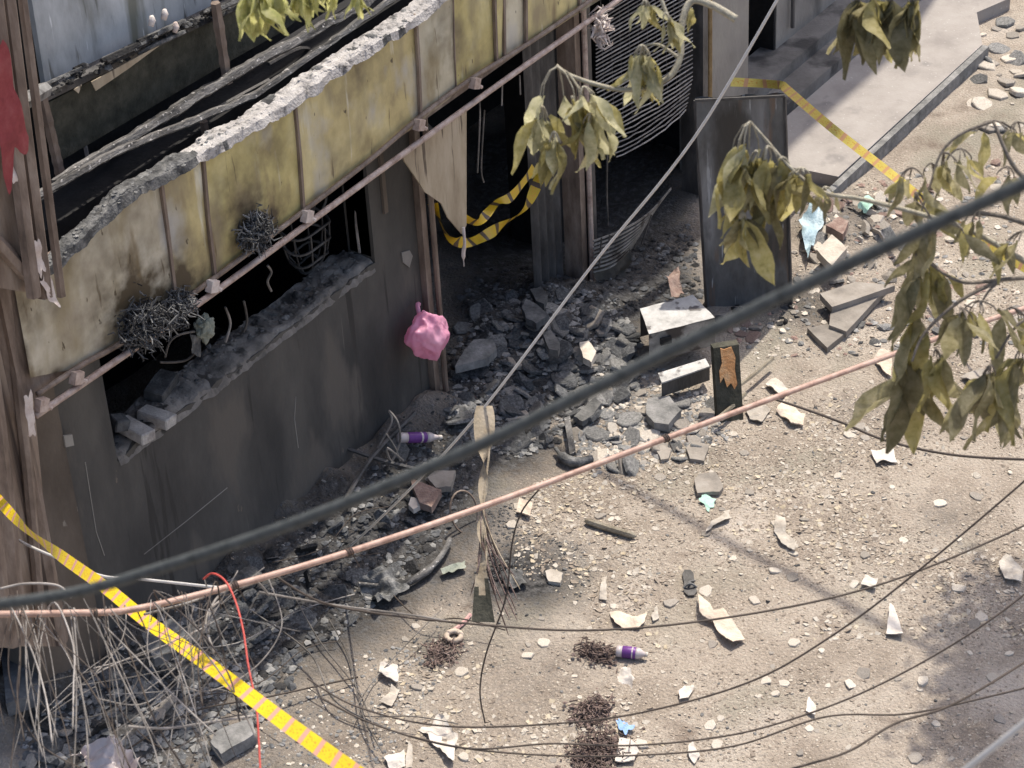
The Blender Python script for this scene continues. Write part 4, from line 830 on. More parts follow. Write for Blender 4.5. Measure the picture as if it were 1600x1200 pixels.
SL = [
 ([(1281, 458), (1338, 440), (1398, 446), (1300, 480)], .13, .05, 'slab', 'stone_slab', 'grey stone slab leaning highest in the heap right of the standing panel', 'slab'),
 ([(1300, 482), (1385, 452), (1322, 518), (1295, 508)], .08, .05, 'slab', 'stone_slab', 'grey stone slab under the highest one near the pavement end', 'slab'),
 ([(1262, 512), (1292, 506), (1322, 520), (1292, 543)], .05, .05, 'slab', 'stone_slab', 'small square stone slab lowest of the three by the pavement end', 'slab'),
 ([(1275, 390), (1300, 366), (1322, 388), (1300, 415)], .14, .07, 'pale', 'tile', 'pale square tile on edge among the fragments beside the blue plastic', 'tile'),
 ([(1291, 352), (1310, 338), (1325, 345), (1318, 366)], .1, .06, 'red_brick', 'brick', 'reddish broken brick above the pale square tile', 'brick'),
 ([(1084, 750), (1092, 740), (1120, 738), (1131, 760), (1124, 768), (1090, 770)], .04, .025, 'slab', 'stone_tile', 'flat grey-brown stone tile lying alone on the sunlit dirt', 'tile'),
 ([(1008, 645), (1012, 622), (1045, 618), (1064, 640), (1045, 663), (1022, 660)], .08, .06, 'conc', 'concrete_slab', 'large grey broken concrete slab in front of the small metal box', 'slab'),
 ([(1024, 703), (1034, 695), (1048, 700), (1045, 716), (1034, 718)], .03, .03, 'slab', 'tile', 'small grey tile beside the copper conduit', 'tile'),
 ([(1072, 700), (1082, 688), (1108, 695), (1100, 720), (1078, 716)], .03, .03, 'slab', 'plaster_piece', 'flat broad plaster piece below the burnt post stub', 'plaster piece'),
 ([(1213, 640), (1225, 626), (1258, 648), (1256, 664), (1236, 662)], .03, .02, 'card', 'plaster_board', 'tan board scrap beneath the thin wire right of the post stub', 'board'),
 ([(1196, 600), (1212, 590), (1235, 610), (1222, 620)], .03, .02, 'pale', 'plaster_piece', 'pale plaster piece just above the copper conduit on the right', 'plaster piece'),
 ([(1102, 834), (1112, 815), (1138, 800), (1141, 812), (1115, 822)], .02, .012, 'pale', 'plaster_piece', 'pale curled plaster piece beneath the mint plastic', 'plaster piece'),
 ([(1209, 830), (1212, 806), (1226, 808), (1228, 830), (1245, 855), (1240, 862), (1222, 848)], .025, .012, 'pale', 'card_scrap', 'pale crooked card scrap in the middle of the sunlit lane', 'scrap'),
 ([(1090, 930), (1107, 948), (1115, 962), (1130, 958), (1140, 970), (1165, 1000), (1145, 1009), (1130, 1000), (1113, 975), (1093, 962)], .025, .012, 'card', 'cardboard', 'long torn tan cardboard piece next to the sandal', 'cardboard'),
 ([(1118, 972), (1128, 956), (1140, 962), (1136, 978)], .045, .012, 'paper', 'card_scrap', 'small pale scrap resting on the long torn cardboard', 'scrap'),
 ([(952, 956), (968, 955), (990, 965), (1012, 955), (1008, 972), (998, 982), (972, 980), (960, 975)], .02, .01, 'card', 'card_scrap', 'wide tan torn card with a jagged edge above the purple bottle', 'scrap'),
 ([(1018, 960), (1027, 946), (1030, 965), (1020, 970)], .02, .01, 'pale', 'card_scrap', 'tiny card triangle right of the wide tan card', 'scrap'),
 ([(852, 892), (862, 888), (879, 895), (876, 910), (856, 908)], .03, .03, 'pale', 'plaster_piece', 'pale lump of plaster at the sooty spot near the twisted strip', 'plaster piece'),
 ([(806, 800), (812, 778), (832, 785), (828, 808)], .03, .02, 'card', 'card_scrap', 'tan square card standing in the dirt under the copper conduit', 'scrap'),
 ([(940, 905), (950, 902), (948, 938), (938, 935)], .02, .015, 'pale', 'plaster_piece', 'narrow upright pale sliver above the wide tan card', 'plaster piece'),
 ([(1345, 912), (1352, 900), (1372, 905), (1368, 920)], .03, .012, 'paper', 'paper_scrap', 'white paper scrap near the long thin wire at right', 'paper'),
 ([(1386, 990), (1390, 945), (1397, 950), (1412, 993)], .03, .012, 'paper', 'paper_scrap', 'tall white paper triangle on the right part of the lane', 'paper'),
 ([(1360, 705), (1395, 700), (1400, 722), (1370, 725)], .02, .012, 'paper', 'paper_scrap', 'white packet with a yellow tint under the drooping right leaves', 'paper'),
 ([(1258, 1110), (1264, 1088), (1275, 1105), (1274, 1118)], .02, .012, 'paper', 'paper_scrap', 'small white paper piece low on the right of the lane', 'paper'),
 ([(1560, 880), (1572, 866), (1600, 890), (1595, 910), (1570, 905)], .03, .012, 'pale', 'paper_scrap', 'pale crumpled piece at the right edge of the lane', 'paper'),
 ([(960, 1190), (968, 1155), (985, 1155), (998, 1172), (990, 1188)], .03, .015, 'paper', 'paper_scrap', 'white folded paper beside the brown fibre heap', 'paper'),
 ([(1060, 1080), (1070, 1070), (1085, 1074), (1076, 1090), (1062, 1092)], .02, .012, 'paper', 'paper_scrap', 'small white curled paper right of the purple bottle', 'paper'),
 ([(592, 1050), (594, 1036), (622, 1040), (622, 1064), (610, 1060)], .05, .015, 'paper', 'paper_scrap', 'white rounded paper left of the fibre tuft', 'paper'),
 ([(592, 1096), (604, 1088), (612, 1070), (625, 1080), (612, 1104)], .02, .012, 'pale', 'paper_scrap', 'pale flat piece below the white rounded paper', 'paper'),
 ([(600, 1185), (608, 1178), (632, 1172), (634, 1200), (610, 1204)], .02, .012, 'paper', 'paper_scrap', 'pale scrap at the bottom edge left of the crumpled sheet', 'paper'),
 ([(638, 1160), (645, 1165), (644, 1200), (634, 1200)], .02, .012, 'pale', 'plaster_piece', 'narrow pale sliver at the bottom edge of the lane', 'plaster piece'),
 ([(1075, 1165), (1082, 1160), (1094, 1180), (1085, 1192), (1076, 1182)], .02, .012, 'paper', 'paper_scrap', 'pale scrap below the second wire near the bottom', 'paper'),
 ([(1366, 560), (1376, 548), (1394, 556), (1392, 590), (1380, 580)], .03, .02, 'card', 'card_scrap', 'cream board piece left of the large drooping leaf bunch', 'scrap'),
 ([(1500, 590), (1530, 575), (1560, 590), (1540, 610)], .02, .02, 'slab', 'stone_slab', 'flat stone half hidden behind the right hand leaves', 'slab'),
 ([(726, 545), (740, 531), (770, 527), (776, 545), (760, 560), (712, 572)], .10, .06, 'conc', 'concrete_slab', 'large pale grey concrete slab at the left of the doorway heap', 'slab'),
 ([(815, 480), (822, 466), (838, 475), (858, 492), (838, 505), (822, 496)], .12, .05, 'concd', 'concrete_slab', 'sooty concrete slab leaning deep in the doorway', 'slab'),
 ([(828, 452), (845, 448), (856, 460), (850, 475), (838, 470)], .12, .05, 'concd', 'concrete_slab', 'sooty slab farthest inside the doorway', 'slab'),
 ([(848, 520), (860, 515), (875, 535), (872, 548), (858, 545)], .14, .05, 'conc', 'concrete_slab', 'grey irregular slab in the middle of the doorway heap', 'slab'),
 ([(905, 535), (920, 532), (932, 548), (925, 566), (912, 558)], .1, .05, 'pale', 'concrete_slab', 'pale split chunk in the right half of the doorway heap', 'slab'),
 ([(897, 650), (930, 620), (940, 630), (925, 650), (910, 658)], .05, .04, 'conc', 'concrete_slab', 'pale grey ribbed slab at the front of the doorway heap', 'slab'),
 ([(668, 745), (680, 735), (712, 735), (705, 760), (680, 762)], .06, .04, 'slab', 'plaster_piece', 'tan rounded plaster piece under the dark cable', 'plaster piece'),
 ([(640, 745), (662, 755), (690, 765), (675, 792), (655, 785)], .05, .05, 'red_brick', 'brick', 'dull reddish brick lump under the tan plaster piece', 'brick'),
 ([(638, 788), (642, 776), (652, 778), (656, 790), (646, 796)], .08, .03, 'paper', 'plaster_piece', 'small bright white lump in the charred strip under the cable', 'plaster piece'),
 ([(220, 990), (270, 965), (300, 1000), (240, 1030)], .2, .06, 'concd', 'concrete_slab', 'dark slab behind the hanging wires at the lower left', 'slab'),
 ([(328, 1160), (340, 1140), (392, 1122), (400, 1145), (345, 1178)], .08, .08, 'conc', 'concrete_slab', 'grey block with a broken corner right of the hanging wires', 'slab'),
 ([(0, 1010), (50, 985), (62, 1080), (10, 1100)], .25, .1, 'concd', 'concrete_slab', 'dark grey block at the lower left edge behind the wires', 'slab'),
 ([(1165, 640), (1180, 628), (1205, 640), (1190, 660), (1172, 655)], .02, .015, 'pale', 'plaster_piece', 'cream plaster piece touching the copper conduit', 'plaster piece'),
]
for pts, up, th, m, name, lb, cat in SL: slab(pts, up, th, M[m], name, lb, cat)
def soft(c4, amp, m, name, label, cat, seed, up=.04, n=14):
    P = [g(u, v, up) for u, v in c4]
    return solo(name, crumple(P, None, n, n, amp, 7, seed), m, label, cat, smooth=True)
soft([(652, 1135), (690, 1120), (715, 1150), (708, 1190)], .06, M['paper'], 'crumpled_sheet', 'large crumpled white sheet near the bottom of the lane', 'paper', 3)
soft([(958, 1052), (975, 1038), (992, 1060), (980, 1082)], .05, M['paper'], 'crumpled_paper', 'crumpled white paper just below the purple bottle', 'paper', 5)
soft([(962, 1125), (975, 1120), (992, 1135), (975, 1150)], .05, M['bluel'], 'plastic_wrapper', 'blue and white wrapper beside the brown fibre heap', 'wrapper', 6)
soft([(1248, 345), (1275, 310), (1288, 330), (1262, 400)], .06, M['blue'], 'plastic_sheet', 'light blue torn plastic between the panel and the pavement end', 'plastic', 7, .12)
soft([(1092, 780), (1105, 772), (1120, 780), (1108, 798)], .03, M['green_l'], 'plastic_scrap', 'mint green plastic scrap below the lone stone tile', 'plastic', 8, .02)
soft([(1480, 660), (1495, 650), (1500, 662), (1486, 675)], .02, M['green_l'], 'plastic_scrap', 'mint green scrap between the two drooping leaf bunches', 'plastic', 9, .02)
soft([(1340, 320), (1355, 305), (1372, 312), (1352, 330)], .03, M['green_l'], 'plastic_scrap', 'mint green scrap in the fragments beside the pavement', 'plastic', 10, .08)
soft([(688, 888), (726, 872), (728, 886), (692, 898)], .04, M['gcloth'], 'plastic_scrap', 'grey green crushed plastic beside the crooked grey rag', 'plastic', 11, .05)
soft([(110, 1165), (170, 1150), (225, 1170), (200, 1240)], .14, M['clear'], 'crumpled_bag', 'pale crumpled bag beneath the hanging wires at the bottom left', 'bag', 12, .2, 24)
soft([(782, 890), (815, 885), (822, 912), (790, 918)], .05, M['ash'], 'crumpled_foil', 'grey crumpled foil beside the foot of the twisted strip', 'foil', 13, .05)
soft([(560, 905), (600, 890), (640, 915), (590, 945)], .1, M['ash'], 'crumpled_bag', 'grey ashen bag at the left end of the crooked rag', 'bag', 14, .1, 20)
soft([(1040, 425), (1060, 415), (1068, 458), (1050, 462)], .05, M['red_brick'], 'torn_cloth', 'dull red brown rag behind the larger metal box', 'cloth', 15, .25)
# crooked grey rag / stick
P = [g(u, v, .06) for u, v in ((560, 912), (600, 915), (640, 908), (675, 885), (695, 860), (703, 842))]
solo('crooked_rag', MB().tube(spline(P, 6), [.015]*6+[.035]*6+[.03]*6+[.022]*6+[.02]*6+[.018], 7), M['timber'], 'grey crooked twisted rag on the dirt left of the twisted strip', 'rag', smooth=True)
P = [g(u, v, .03) for u, v in ((914, 813), (950, 825), (994, 838))]
solo('stick', MB().tube(spline(P, 4), [.012]+[.026]*7+[.01], 7), M['stick'], 'short thick stick lying on the sunlit dirt', 'stick')
P = [g(u, v, .05) for u, v in ((885, 655), (890, 690), (894, 712))]
solo('stick', MB().prism([P[0]+Vector((-.03, 0, 0)), P[0]+Vector((.02, -.02, 0)), P[2]+Vector((.02, -.02, 0)), P[2]+Vector((-.03, 0, 0))], (0, 0, .03)), M['timber'], 'flat grey lath upright in the image at the heap front', 'stick')
P = [g(u, v, .05) for u, v in ((868, 700), (880, 715), (900, 722), (925, 716))]
solo('rag', MB().tube(spline(P, 5), [.015]*4+[.04]*8+[.03]*4, 6), M['ash'], 'lilac grey rag at the front edge of the doorway heap', 'rag', smooth=True)
for k, pts in enumerate((((535, 790), (580, 715), (648, 645)), ((1148, 608), (1175, 588), (1208, 560)), ((1120, 655), (1150, 630), (1165, 615)), ((540, 700), (600, 720), (660, 735)))):
    P = [g(u, v, .10) for u, v in pts]
    solo('burnt_lath', MB().tube(spline(P, 4), .016, 5), M['dsteel'] if k in (0, 3) else M['stick'], ['long burnt lath leaning along the wall foot', 'thin broken lath right of the burnt post stub', 'short lath before the burnt post stub', 'burnt lath crossing the long one at the wall foot'][k], 'lath')
# bottles, sandal, ring
def bottle(u0, v0, u1, v1, label, up=.045):
    a, b_ = g(u0, v0, up), g(u1, v1, up); ax = b_-a; L_ = ax.length; r = .04; o = root('bottle', a, label, 'bottle')
    def seg(ts, rs, m, nm): obj(nm, MB().tube([a+ax*t for t in ts], [r*k for k in rs], 12), m, o, True)
    seg([0, .03, .2], [.8, 1, 1], M['clear'], 'base'); seg([.2, .21, .62, .63], [1.0, 1.03, 1.03, 1.0], M['purple'], 'label'); seg([.63, .72, .88, .93], [1, .98, .45, .36], M['clear'], 'shoulder'); seg([.93, 1.0], [.42, .42], M['paper'], 'cap')
    obj('label_stripe', MB().tube([a+ax*t for t in (.50, .51, .53, .54)], [r*1.03, r*1.045, r*1.045, r*1.03], 12), M['clear'], o)
bottle(963, 1017, 1012, 1023, 'purple labelled plastic bottle lying on the open lane')
bottle(622, 684, 690, 683, 'purple labelled bottle at the wall foot left of the door post', .12)
SN = root('sandal', g(1077, 912, 0), 'worn grey sandal on the lane next to the torn cardboard', 'sandal')
a, b_ = g(1074, 890, .02), g(1080, 930, .02); ax = (b_-a).normalized(); sd = ax.cross(Vector((0, 0, 1)))
sole = [a+ax*((b_-a).length*t)+sd*s*wd for s, ts in ((1, (0, .15, .5, .85, 1)), (-1, (1, .85, .5, .15, 0))) for t, wd in zip(ts, ((.02, .04, .035, .045, .02) if s == 1 else (.02, .045, .035, .04, .02)))]
obj('sole', MB().prism(sole, (0, 0, -.02)), M['dsteel'], SN)
m_ = a.lerp(b_, .7)
obj('strap', MB().tube(spline([m_-sd*.045, m_+Vector((0, 0, .035)), m_+sd*.045], 5), .009, 5).tube(spline([a.lerp(b_, .45)-sd*.04, a.lerp(b_, .6)+Vector((0, 0, .03)), m_+Vector((0, 0, .035))], 4), .008, 5), M['conc'], SN)
TR = g(709, 994, .02); pts = [TR+Vector((.05*math.cos(q), .05*math.sin(q), 0)) for q in np.linspace(0, 6.283, 21)]
RG = root('tape_roll', TR, 'faded pink tape roll on the dirt by the twisted strip foot', 'tape roll')
obj('roll', MB().tube(pts, .02, 8), M['card'], RG, True)
obj('tape_end', MB().tube(spline([TR+Vector((.03, .04, 0)), g(722, 975, .02), g(735, 960, .02)], 5), .014, 5), mat('faded_pink', [(.5, .27, .25), (.62, .4, .38)], 9), RG)
# fibre heaps and grass-like tufts
for u, v, s, n, m_, lb in ((925, 1115, (.14, .12, .04), 260, 'fibre', 'upper brown fibre heap beside the blue wrapper'), (932, 1175, (.20, .15, .05), 420, 'fibre', 'brown fibre heap at the bottom edge of the lane'), (932, 1020, (.09, .14, .035), 190, 'fibre', 'narrow brown fibre clump left of the purple bottle'), (690, 1020, (.16, .12, .02), 110, 'fibre', 'sparse brown tuft below the pink tape roll'),
                           (780, 890, (.12, .12, .04), 60, 'char', 'black burnt tuft at the foot of the twisted strip')):
    hb = tangle(g(u, v, .02), s, int(n*.5), .004, [0, 1], u, .07, .5); c0 = g(u, v, .0); rn_ = random.Random(u)
    for i in range(n):
        cp = c0+Vector((rn_.gauss(0, .5)*s[0], rn_.gauss(0, .5)*s[1], 0)); crumb(hb, (cp.x, cp.y, hgt(cp.x, cp.y)+abs(rn_.gauss(0, s[2]*.35))), rn_.uniform(.006, .02), rn_.choice((0, 0, 1)), .7)
    tag(solo('fibre_heap', hb, [M[m_], M['concd'] if m_ == 'char' else M['fibre2']], lb, 'fibre heap'), kind='stuff')
# burnt wire tangle at wall foot
solo('wire_coil', MB().tube(spline([g(u, v, up) for u, v, up in ((590, 700, .1), (612, 660, .35), (608, 642, .42), (622, 660, .4), (625, 690, .25), (612, 720, .12), (605, 700, .3), (630, 720, .12))], 6), .008, 5).tube(spline([g(604, 678, .3), g(618, 700, .2), g(625, 720, .1)], 5), .007, 5), M['grey_wire'], 'springy grey wire coil at the wall foot beside the purple bottle', 'wire')
RGP = gz(725, 800, .12)
solo('rusty_hoop', MB().tube([RGP+Vector((.12*math.cos(q), .05*math.sin(q)-.02*math.cos(q), .16*math.sin(q))) for q in np.linspace(0, 6.283, 25)], .008, 5), M['rust'], 'thin rusty hoop behind the twisted strip', 'hoop')

# ---------------------------------------------------------------- twisted strip hanging before the heap
P = idp([(757, 634, 13.6), (756, 720, 13.6), (753, 810, 13.5), (752, 880, 13.4), (755, 972, 13.3)], 8)
def wid(t): return .055+.075*math.exp(-((t-.1)/.13)**2)+.085*max(0, (t-.78)/.22)**.7
vs_ = []; fs = []
for i, p in enumerate(P):
    t = i/(len(P)-1); q = (math.pi*3-.6)*max(0, min(1, (t-.18)/.55))+.3; a = RT*math.cos(q)+FW*math.sin(q); k = wid(t)/2
    vs_ += [p-a*k, p-a*k*.4+FW*.012*math.sin(9*t), p+a*k*.4-FW*.012*math.sin(7*t), p+a*k]
for i in range(len(P)-1):
    for k in range(3): fs.append((4*i+k, 4*i+k+1, 4*i+k+5, 4*i+k+4))
M['frond'] = mat('dried_frond', [(.26, .205, .14), (.38, .315, .23), (.46, .39, .30)], 8, spots=[((.10, .085, .06), 5, .58, .08, (1, 1, 1.2))])
TS = root('dried_frond', P[-1], 'long dried tan frond hanging twisted from the white wire in the middle', 'frond')
mb = MB().add(vs_, fs); ne = 3*(len(P)-1); mb.m = [1 if q//3 > (.82+.05*(q % 3 == 1)+.03*nz(q*.7, 0))*(len(P)-1) else 0 for q in range(ne)]  # lower end of the blade is drawn in a darker olive
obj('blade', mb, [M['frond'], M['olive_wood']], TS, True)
fr = random.Random(4)
for k in range(18):
    t0 = fr.uniform(.40, .72); p0 = P[int(t0*(len(P)-1))]; ex = fr.uniform(-.02, .22)*(1 if fr.random() < .9 else -.4); ln = fr.uniform(.25, .62)
    obj('strand', MB().tube(spline([p0, p0+RT*ex*.35+FW*fr.uniform(-.05, .05)-UP*ln*.45, p0+RT*ex+FW*fr.uniform(-.08, .08)-UP*ln], 5), [.006]*6+[.004]*4+[.0015], 4), M['fibre'] if fr.random() < .8 else M['frond'], TS)
obj('strand', MB().tube([p+RT*(.018+.012*math.sin(i*.4)) for i, p in enumerate(P[2:26])], .006, 4), M['frond'], TS)
# ---------------------------------------------------------------- cables and wires
def wire(name, pts, r, m, label, cat='wire', group=None, n=10, sides=6):
    P = idp(pts, n)
    for k, j in ((0, 2), (-1, -3)):          # run on past the view instead of stopping at its border
        u, v, _ = proj(P[k])
        if (u < -20 or u > 1620 or v < -20 or v > 1215) and name in ('thin_wire', 'thick_cable', 'copper_conduit', 'pale_line'):
            q = P[k]+(P[k]-P[j]).normalized()*(4 if u > 0 else 1.2)
            P = [q]+P if k == 0 else P+[q]
    return solo(name, MB().tube(P, r, sides), m, label, cat, group, True)
wire('thick_cable', [(-60, 952, 3.9), (110, 927, 0), (250, 888, 0), (480, 810, 0), (740, 700, 0), (920, 612, 0), (1100, 522, 0), (1300, 425, 0), (1480, 342, 0), (1700, 243, 2.9)], .0098, M['black_cable'], 'thick dark cable crossing the whole view close by', 'cable', sides=10)
wire('copper_conduit', [(-60, 960, 8.5), (100, 958, 0), (220, 950, 0), (430, 897, 0), (620, 838, 0), (800, 775, 0), (1000, 700, 0), (1200, 625, 0), (1400, 552, 0), (1560, 495, 0), (1720, 445, 12)], .0135, M['copper'], 'copper coloured conduit running straight across above the rubble', 'conduit', sides=8)
cpts = idp([(-60, 960, 8.5), (100, 958, 0), (220, 950, 0), (430, 897, 0), (620, 838, 0), (800, 775, 0), (1000, 700, 0), (1200, 625, 0), (1400, 552, 0), (1560, 495, 0), (1720, 445, 12)], 10)
for k, lb in ((14, 'far left'), (27, 'beside the red wire'), (36, 'left of the hoop'), (62, 'near the post stub')):
    c = cpts[k]; t_ = (cpts[k+1]-c).normalized(); a_ = t_.orthogonal().normalized(); b2 = t_.cross(a_)
    solo('wire_tie', MB().tube([c+t_*(.03*q/18-.015)+(a_*math.cos(q)+b2*math.sin(q))*.017 for q in np.linspace(0, 18, 40)]+[c+Vector((.02, -.03, -.08))], .0028, 4), M['dark_wire'], 'dark wire tie wound round the copper conduit, '+lb, 'wire tie')
e_ = g(535, 865, .06)
solo('white_wire', MB().tube(spline([dp(1240, -45, 11.5), dp(1085, 215, 12.2), dp(925, 415, 13.0), dp(757, 636, 13.6), dp(640, 765, 14.6), e_], 8), .008, 6), M['white_wire'], 'taut thin white wire slanting down to the wall foot', 'wire', smooth=True)
wire('thin_wire', [(1660, 690, 9), (1600, 752, 0), (1410, 912, 0), (1290, 1000, 0), (1180, 1062, 0), (1040, 1105, 0), (900, 1128, 0), (700, 1135, 0), (560, 1105, 0), (480, 1060, 10)], .0042, M['dark_wire'], 'thin dark wire steepest of those over the sunlit lane')
wire('thin_wire', [(1660, 790, 10.5), (1560, 840, 0), (1400, 905, 0), (1250, 945, 0), (1060, 975, 0), (900, 985, 0), (740, 975, 0), (600, 960, 0), (500, 940, 0), (430, 900, 9.5)], .0048, M['dark_wire'], 'thin dark wire sagging highest across the sunlit lane')
wire('thin_wire', [(1660, 880, 10), (1560, 960, 0), (1450, 1030, 0), (1330, 1090, 0), (1200, 1135, 0), (1100, 1155, 0), (980, 1165, 0), (860, 1162, 0), (740, 1170, 0), (640, 1150, 10)], .0042, M['dark_wire'], 'thin dark wire sagging low, upper of two near the bottom')
wire('thin_wire', [(1660, 1060, 10), (1560, 1085, 0), (1420, 1115, 0), (1290, 1120, 0), (1150, 1165, 0), (1000, 1180, 0), (850, 1180, 0), (700, 1165, 0), (580, 1130, 0), (500, 1090, 10)], .0042, M['dark_wire'], 'thin dark wire lowest across the bottom of the lane')
wire('thin_wire', [(1660, 720, 11), (1500, 712, 0), (1390, 690, 0), (1320, 662, 0), (1260, 640, 0), (1205, 622, 11.6)], .0065, M['dark_wire'], 'thin dark wire looping from the conduit to the right')
wire('thin_wire', [(1130, 1230, 8), (1260, 1195, 0), (1330, 1172, 0), (1400, 1130, 0), (1500, 1095, 0), (1680, 985, 9)], .0045, M['dark_wire'], 'thin dark wire in the bottom right corner beside the pale line')
wire('thin_wire', [(842, 765, 12.5), (815, 800, 0), (800, 850, 0), (790, 935, 0), (760, 1020, 0), (750, 1080, 0), (758, 1130, 13)], .0048, M['dark_wire'], 'dark wire dangling from the conduit right of the twisted strip')
wire('pale_line', [(1480, 1225, 4.2), (1560, 1162, 0), (1660, 1082, 4.0)], .0065, M['white_wire'], 'pale grey line across the bottom right corner', 'cable')
wire('red_wire', [(318, 905, 9), (332, 896, 0), (352, 908, 0), (368, 940, 0), (380, 985, 0), (388, 1040, 0), (400, 1100, 0), (404, 1150, 0), (408, 1230, 8.4)], .0042, M['red_wire'], 'red wire looping over the conduit and hanging down')
wire('white_wire', [(-30, 808, 14), (40, 850, 0), (110, 880, 0), (160, 900, 0), (220, 905, 0), (340, 918, 12)], .008, M['white_wire'], 'short pale wire crossing behind the yellow tape at the left')
hw = random.Random(11); GRP = 'loose burnt wires hanging from the conduit'
hung = []; HN = []
for i in range(54):
    s = hw.random(); u0 = 15+330*s**1.3; v0 = 945+hw.uniform(-12, 22)-(max(0, u0-220)*.24); d0 = 8.6+u0/600+hw.uniform(-.15, .1)
    lean = hw.gauss(45, 55)+(60 if 80 < u0 < 260 else 0); ln = hw.uniform(170, 340) if hw.random() < .82 else hw.uniform(50, 120)
    pts = [(u0+hw.uniform(-25, 10), v0+hw.uniform(10, 40), d0+.05), (u0, v0-10, d0-.02)] if hw.random() < .45 else [(u0, v0, d0)]
    k = hw.gauss(0, 14)
    for q in (.3, .65, 1): pts.append((u0+lean*q+k*math.sin(3.1*q)+hw.gauss(0, 4), v0+ln*q, d0-.05-.3*q))
    solo('hanging_wire', MB().tube(spline([dp(*p) for p in pts], 6), hw.choice((.0015, .0018, .0022, .0034)), 5), M['dark_wire'] if hw.random() < .35 else M['grey_wire'], 'loose burnt wire hanging from the conduit over the left rubble', 'wire', GRP, True); hung.append((bpy.data.objects[-1] if 0 else COL.objects[-1], pts[0][0], pts[-1][1], abs(pts[-1][1]-v0), pts[-1][0]-u0))
hung.sort(key=lambda q: q[1])
bands = ['at the left end of the conduit', 'left of the tape crossing', 'under the tape crossing', 'between tape and red wire', 'close to the red wire']
rec = {}
for q in hung:
    b_ = bands[min(4, int(q[1]/75))]; ln = 'long' if q[3] > 230 else 'medium' if q[3] > 140 else 'short'; sl_ = 'slanting right' if q[4] > 60 else 'slanting left' if q[4] < -20 else 'nearly straight'
    rec.setdefault((b_, ln, sl_), []).append(q)
for (b_, ln, sl_), L_ in rec.items():
    for k, q in enumerate(L_):
        w_ = '' if len(L_) == 1 else 'leftmost ' if k == 0 else 'rightmost ' if k == len(L_)-1 else 'middle ' if len(L_) == 3 else ORD[k]+' from left '
        q[0]['label'] = w_+ln+' burnt wire '+sl_+' '+b_
crs = []
for i in range(16):
    u0, v0 = hw.uniform(20, 300), hw.uniform(1000, 1180); d0 = hw.uniform(8.6, 9.6); a = hw.uniform(-.9, -.2); ln = hw.uniform(100, 260)
    pts = [(u0, v0, d0), (u0+ln*.5*math.cos(a), v0+ln*.5*math.sin(a)+hw.gauss(0, 14), d0+.1), (u0+ln*math.cos(a), v0+ln*math.sin(a)+hw.gauss(0, 20), d0+.2)]
    solo('crossing_wire', MB().tube(spline([dp(*p) for p in pts], 7), hw.choice((.0016, .002, .0024)), 5), M['grey_wire'], 'burnt wire crossing the hanging wires', 'wire', 'loose wires crossing the hanging ones', True); crs.append((COL.objects[-1], pts[1][0]))
crs.sort(key=lambda q: q[1])
for k, q in enumerate(crs): q[0]['label'] = ('leftmost' if k == 0 else 'rightmost' if k == 15 else ORD[k]+' from left')+' burnt wire crossing the hanging wires at a slant'
for k, (pts, lb) in enumerate((([(225, 960, 9), (300, 940, 0), (360, 915, 0), (398, 908, 0), (420, 930, 9.4)], 'thin wire arching along the conduit left of the red wire'), ([(325, 990, 9), (330, 950, 0), (350, 925, 0), (385, 915, 0), (430, 900, 9.6)], 'thin wire loop right of the red wire'), ([(335, 1020, 9), (322, 980, 0), (326, 955, 0), (345, 938, 9.2)], 'short hooked wire left of the red wire'),
                               ([(0, 920, 9), (40, 912, 0), (90, 915, 0), (112, 935, 9)], 'arched wire above the conduit at the left edge'), ([(405, 925, 9.8), (520, 945, 0), (650, 962, 0), (720, 975, 10.5)], 'thin grey wire running from the conduit to the tape roll'), ([(200, 1135, 8.6), (260, 1138, 0), (330, 1128, 0), (400, 1118, 8.8)], 'nearly level wire above the pale crumpled bag'))):
    wire('stray_wire', pts, .005, M['grey_wire'], lb)

A_, Z_ = gz(930, 735), gz(1500, 1040); dA = (Z_-A_).normalized(); h_ = SD*(8.0/SD.z)
solo('overhead_cable', MB().tube([A_-dA*1.2+h_, Z_+dA*9+h_], .035, 8), M['black_cable'], 'black cable overhead whose soft shadow crosses the sunlit lane', 'cable')
for k, (pts, lb) in enumerate((([(60, 960, 8.6), (40, 1040, 0), (90, 1120, 0), (190, 1100, 0), (230, 1010, 0), (215, 955, 8.9)], 'long looping wire drooping below the conduit, left one'), ([(150, 955, 8.7), (170, 1080, 0), (260, 1170, 0), (350, 1100, 0), (345, 1000, 0), (320, 930, 9)], 'long looping wire drooping below the conduit, wide one'), ([(250, 945, 8.9), (255, 1030, 0), (310, 1080, 0), (390, 1050, 0), (440, 980, 0), (420, 905, 9.3)], 'looping wire between the tape and red wire'), ([(20, 965, 8.5), (15, 1060, 0), (60, 1160, 0), (160, 1215, 8.3)], 'bowed wire falling to the lower left corner'))):
    wire('loop_wire', pts, .0026, M['dark_wire'] if k % 2 else M['grey_wire'], lb)
GW = [((180, 1190), (300, 1120), (420, 1090), (560, 1060)), ((250, 1010), (370, 1000), (470, 960), (560, 930)), ((400, 960), (480, 1020), (520, 1090), (600, 1130)), ((460, 930), (500, 1000), (560, 1080), (585, 1150)), ((300, 1090), (400, 1060), (470, 1010), (520, 1000)), ((480, 1075), (560, 1110), (640, 1120), (720, 1130)), ((560, 1100), (580, 1060), (640, 1000), (690, 955)), ((420, 880), (500, 850), (560, 800), (600, 790)), ((350, 940), (440, 900), (520, 880), (600, 860)), ((600, 920), (650, 960), (720, 970), (790, 978)), ((520, 960), (545, 1030), (560, 1120), (600, 1180)), ((160, 1090), (260, 1075), (350, 1085), (450, 1130))]
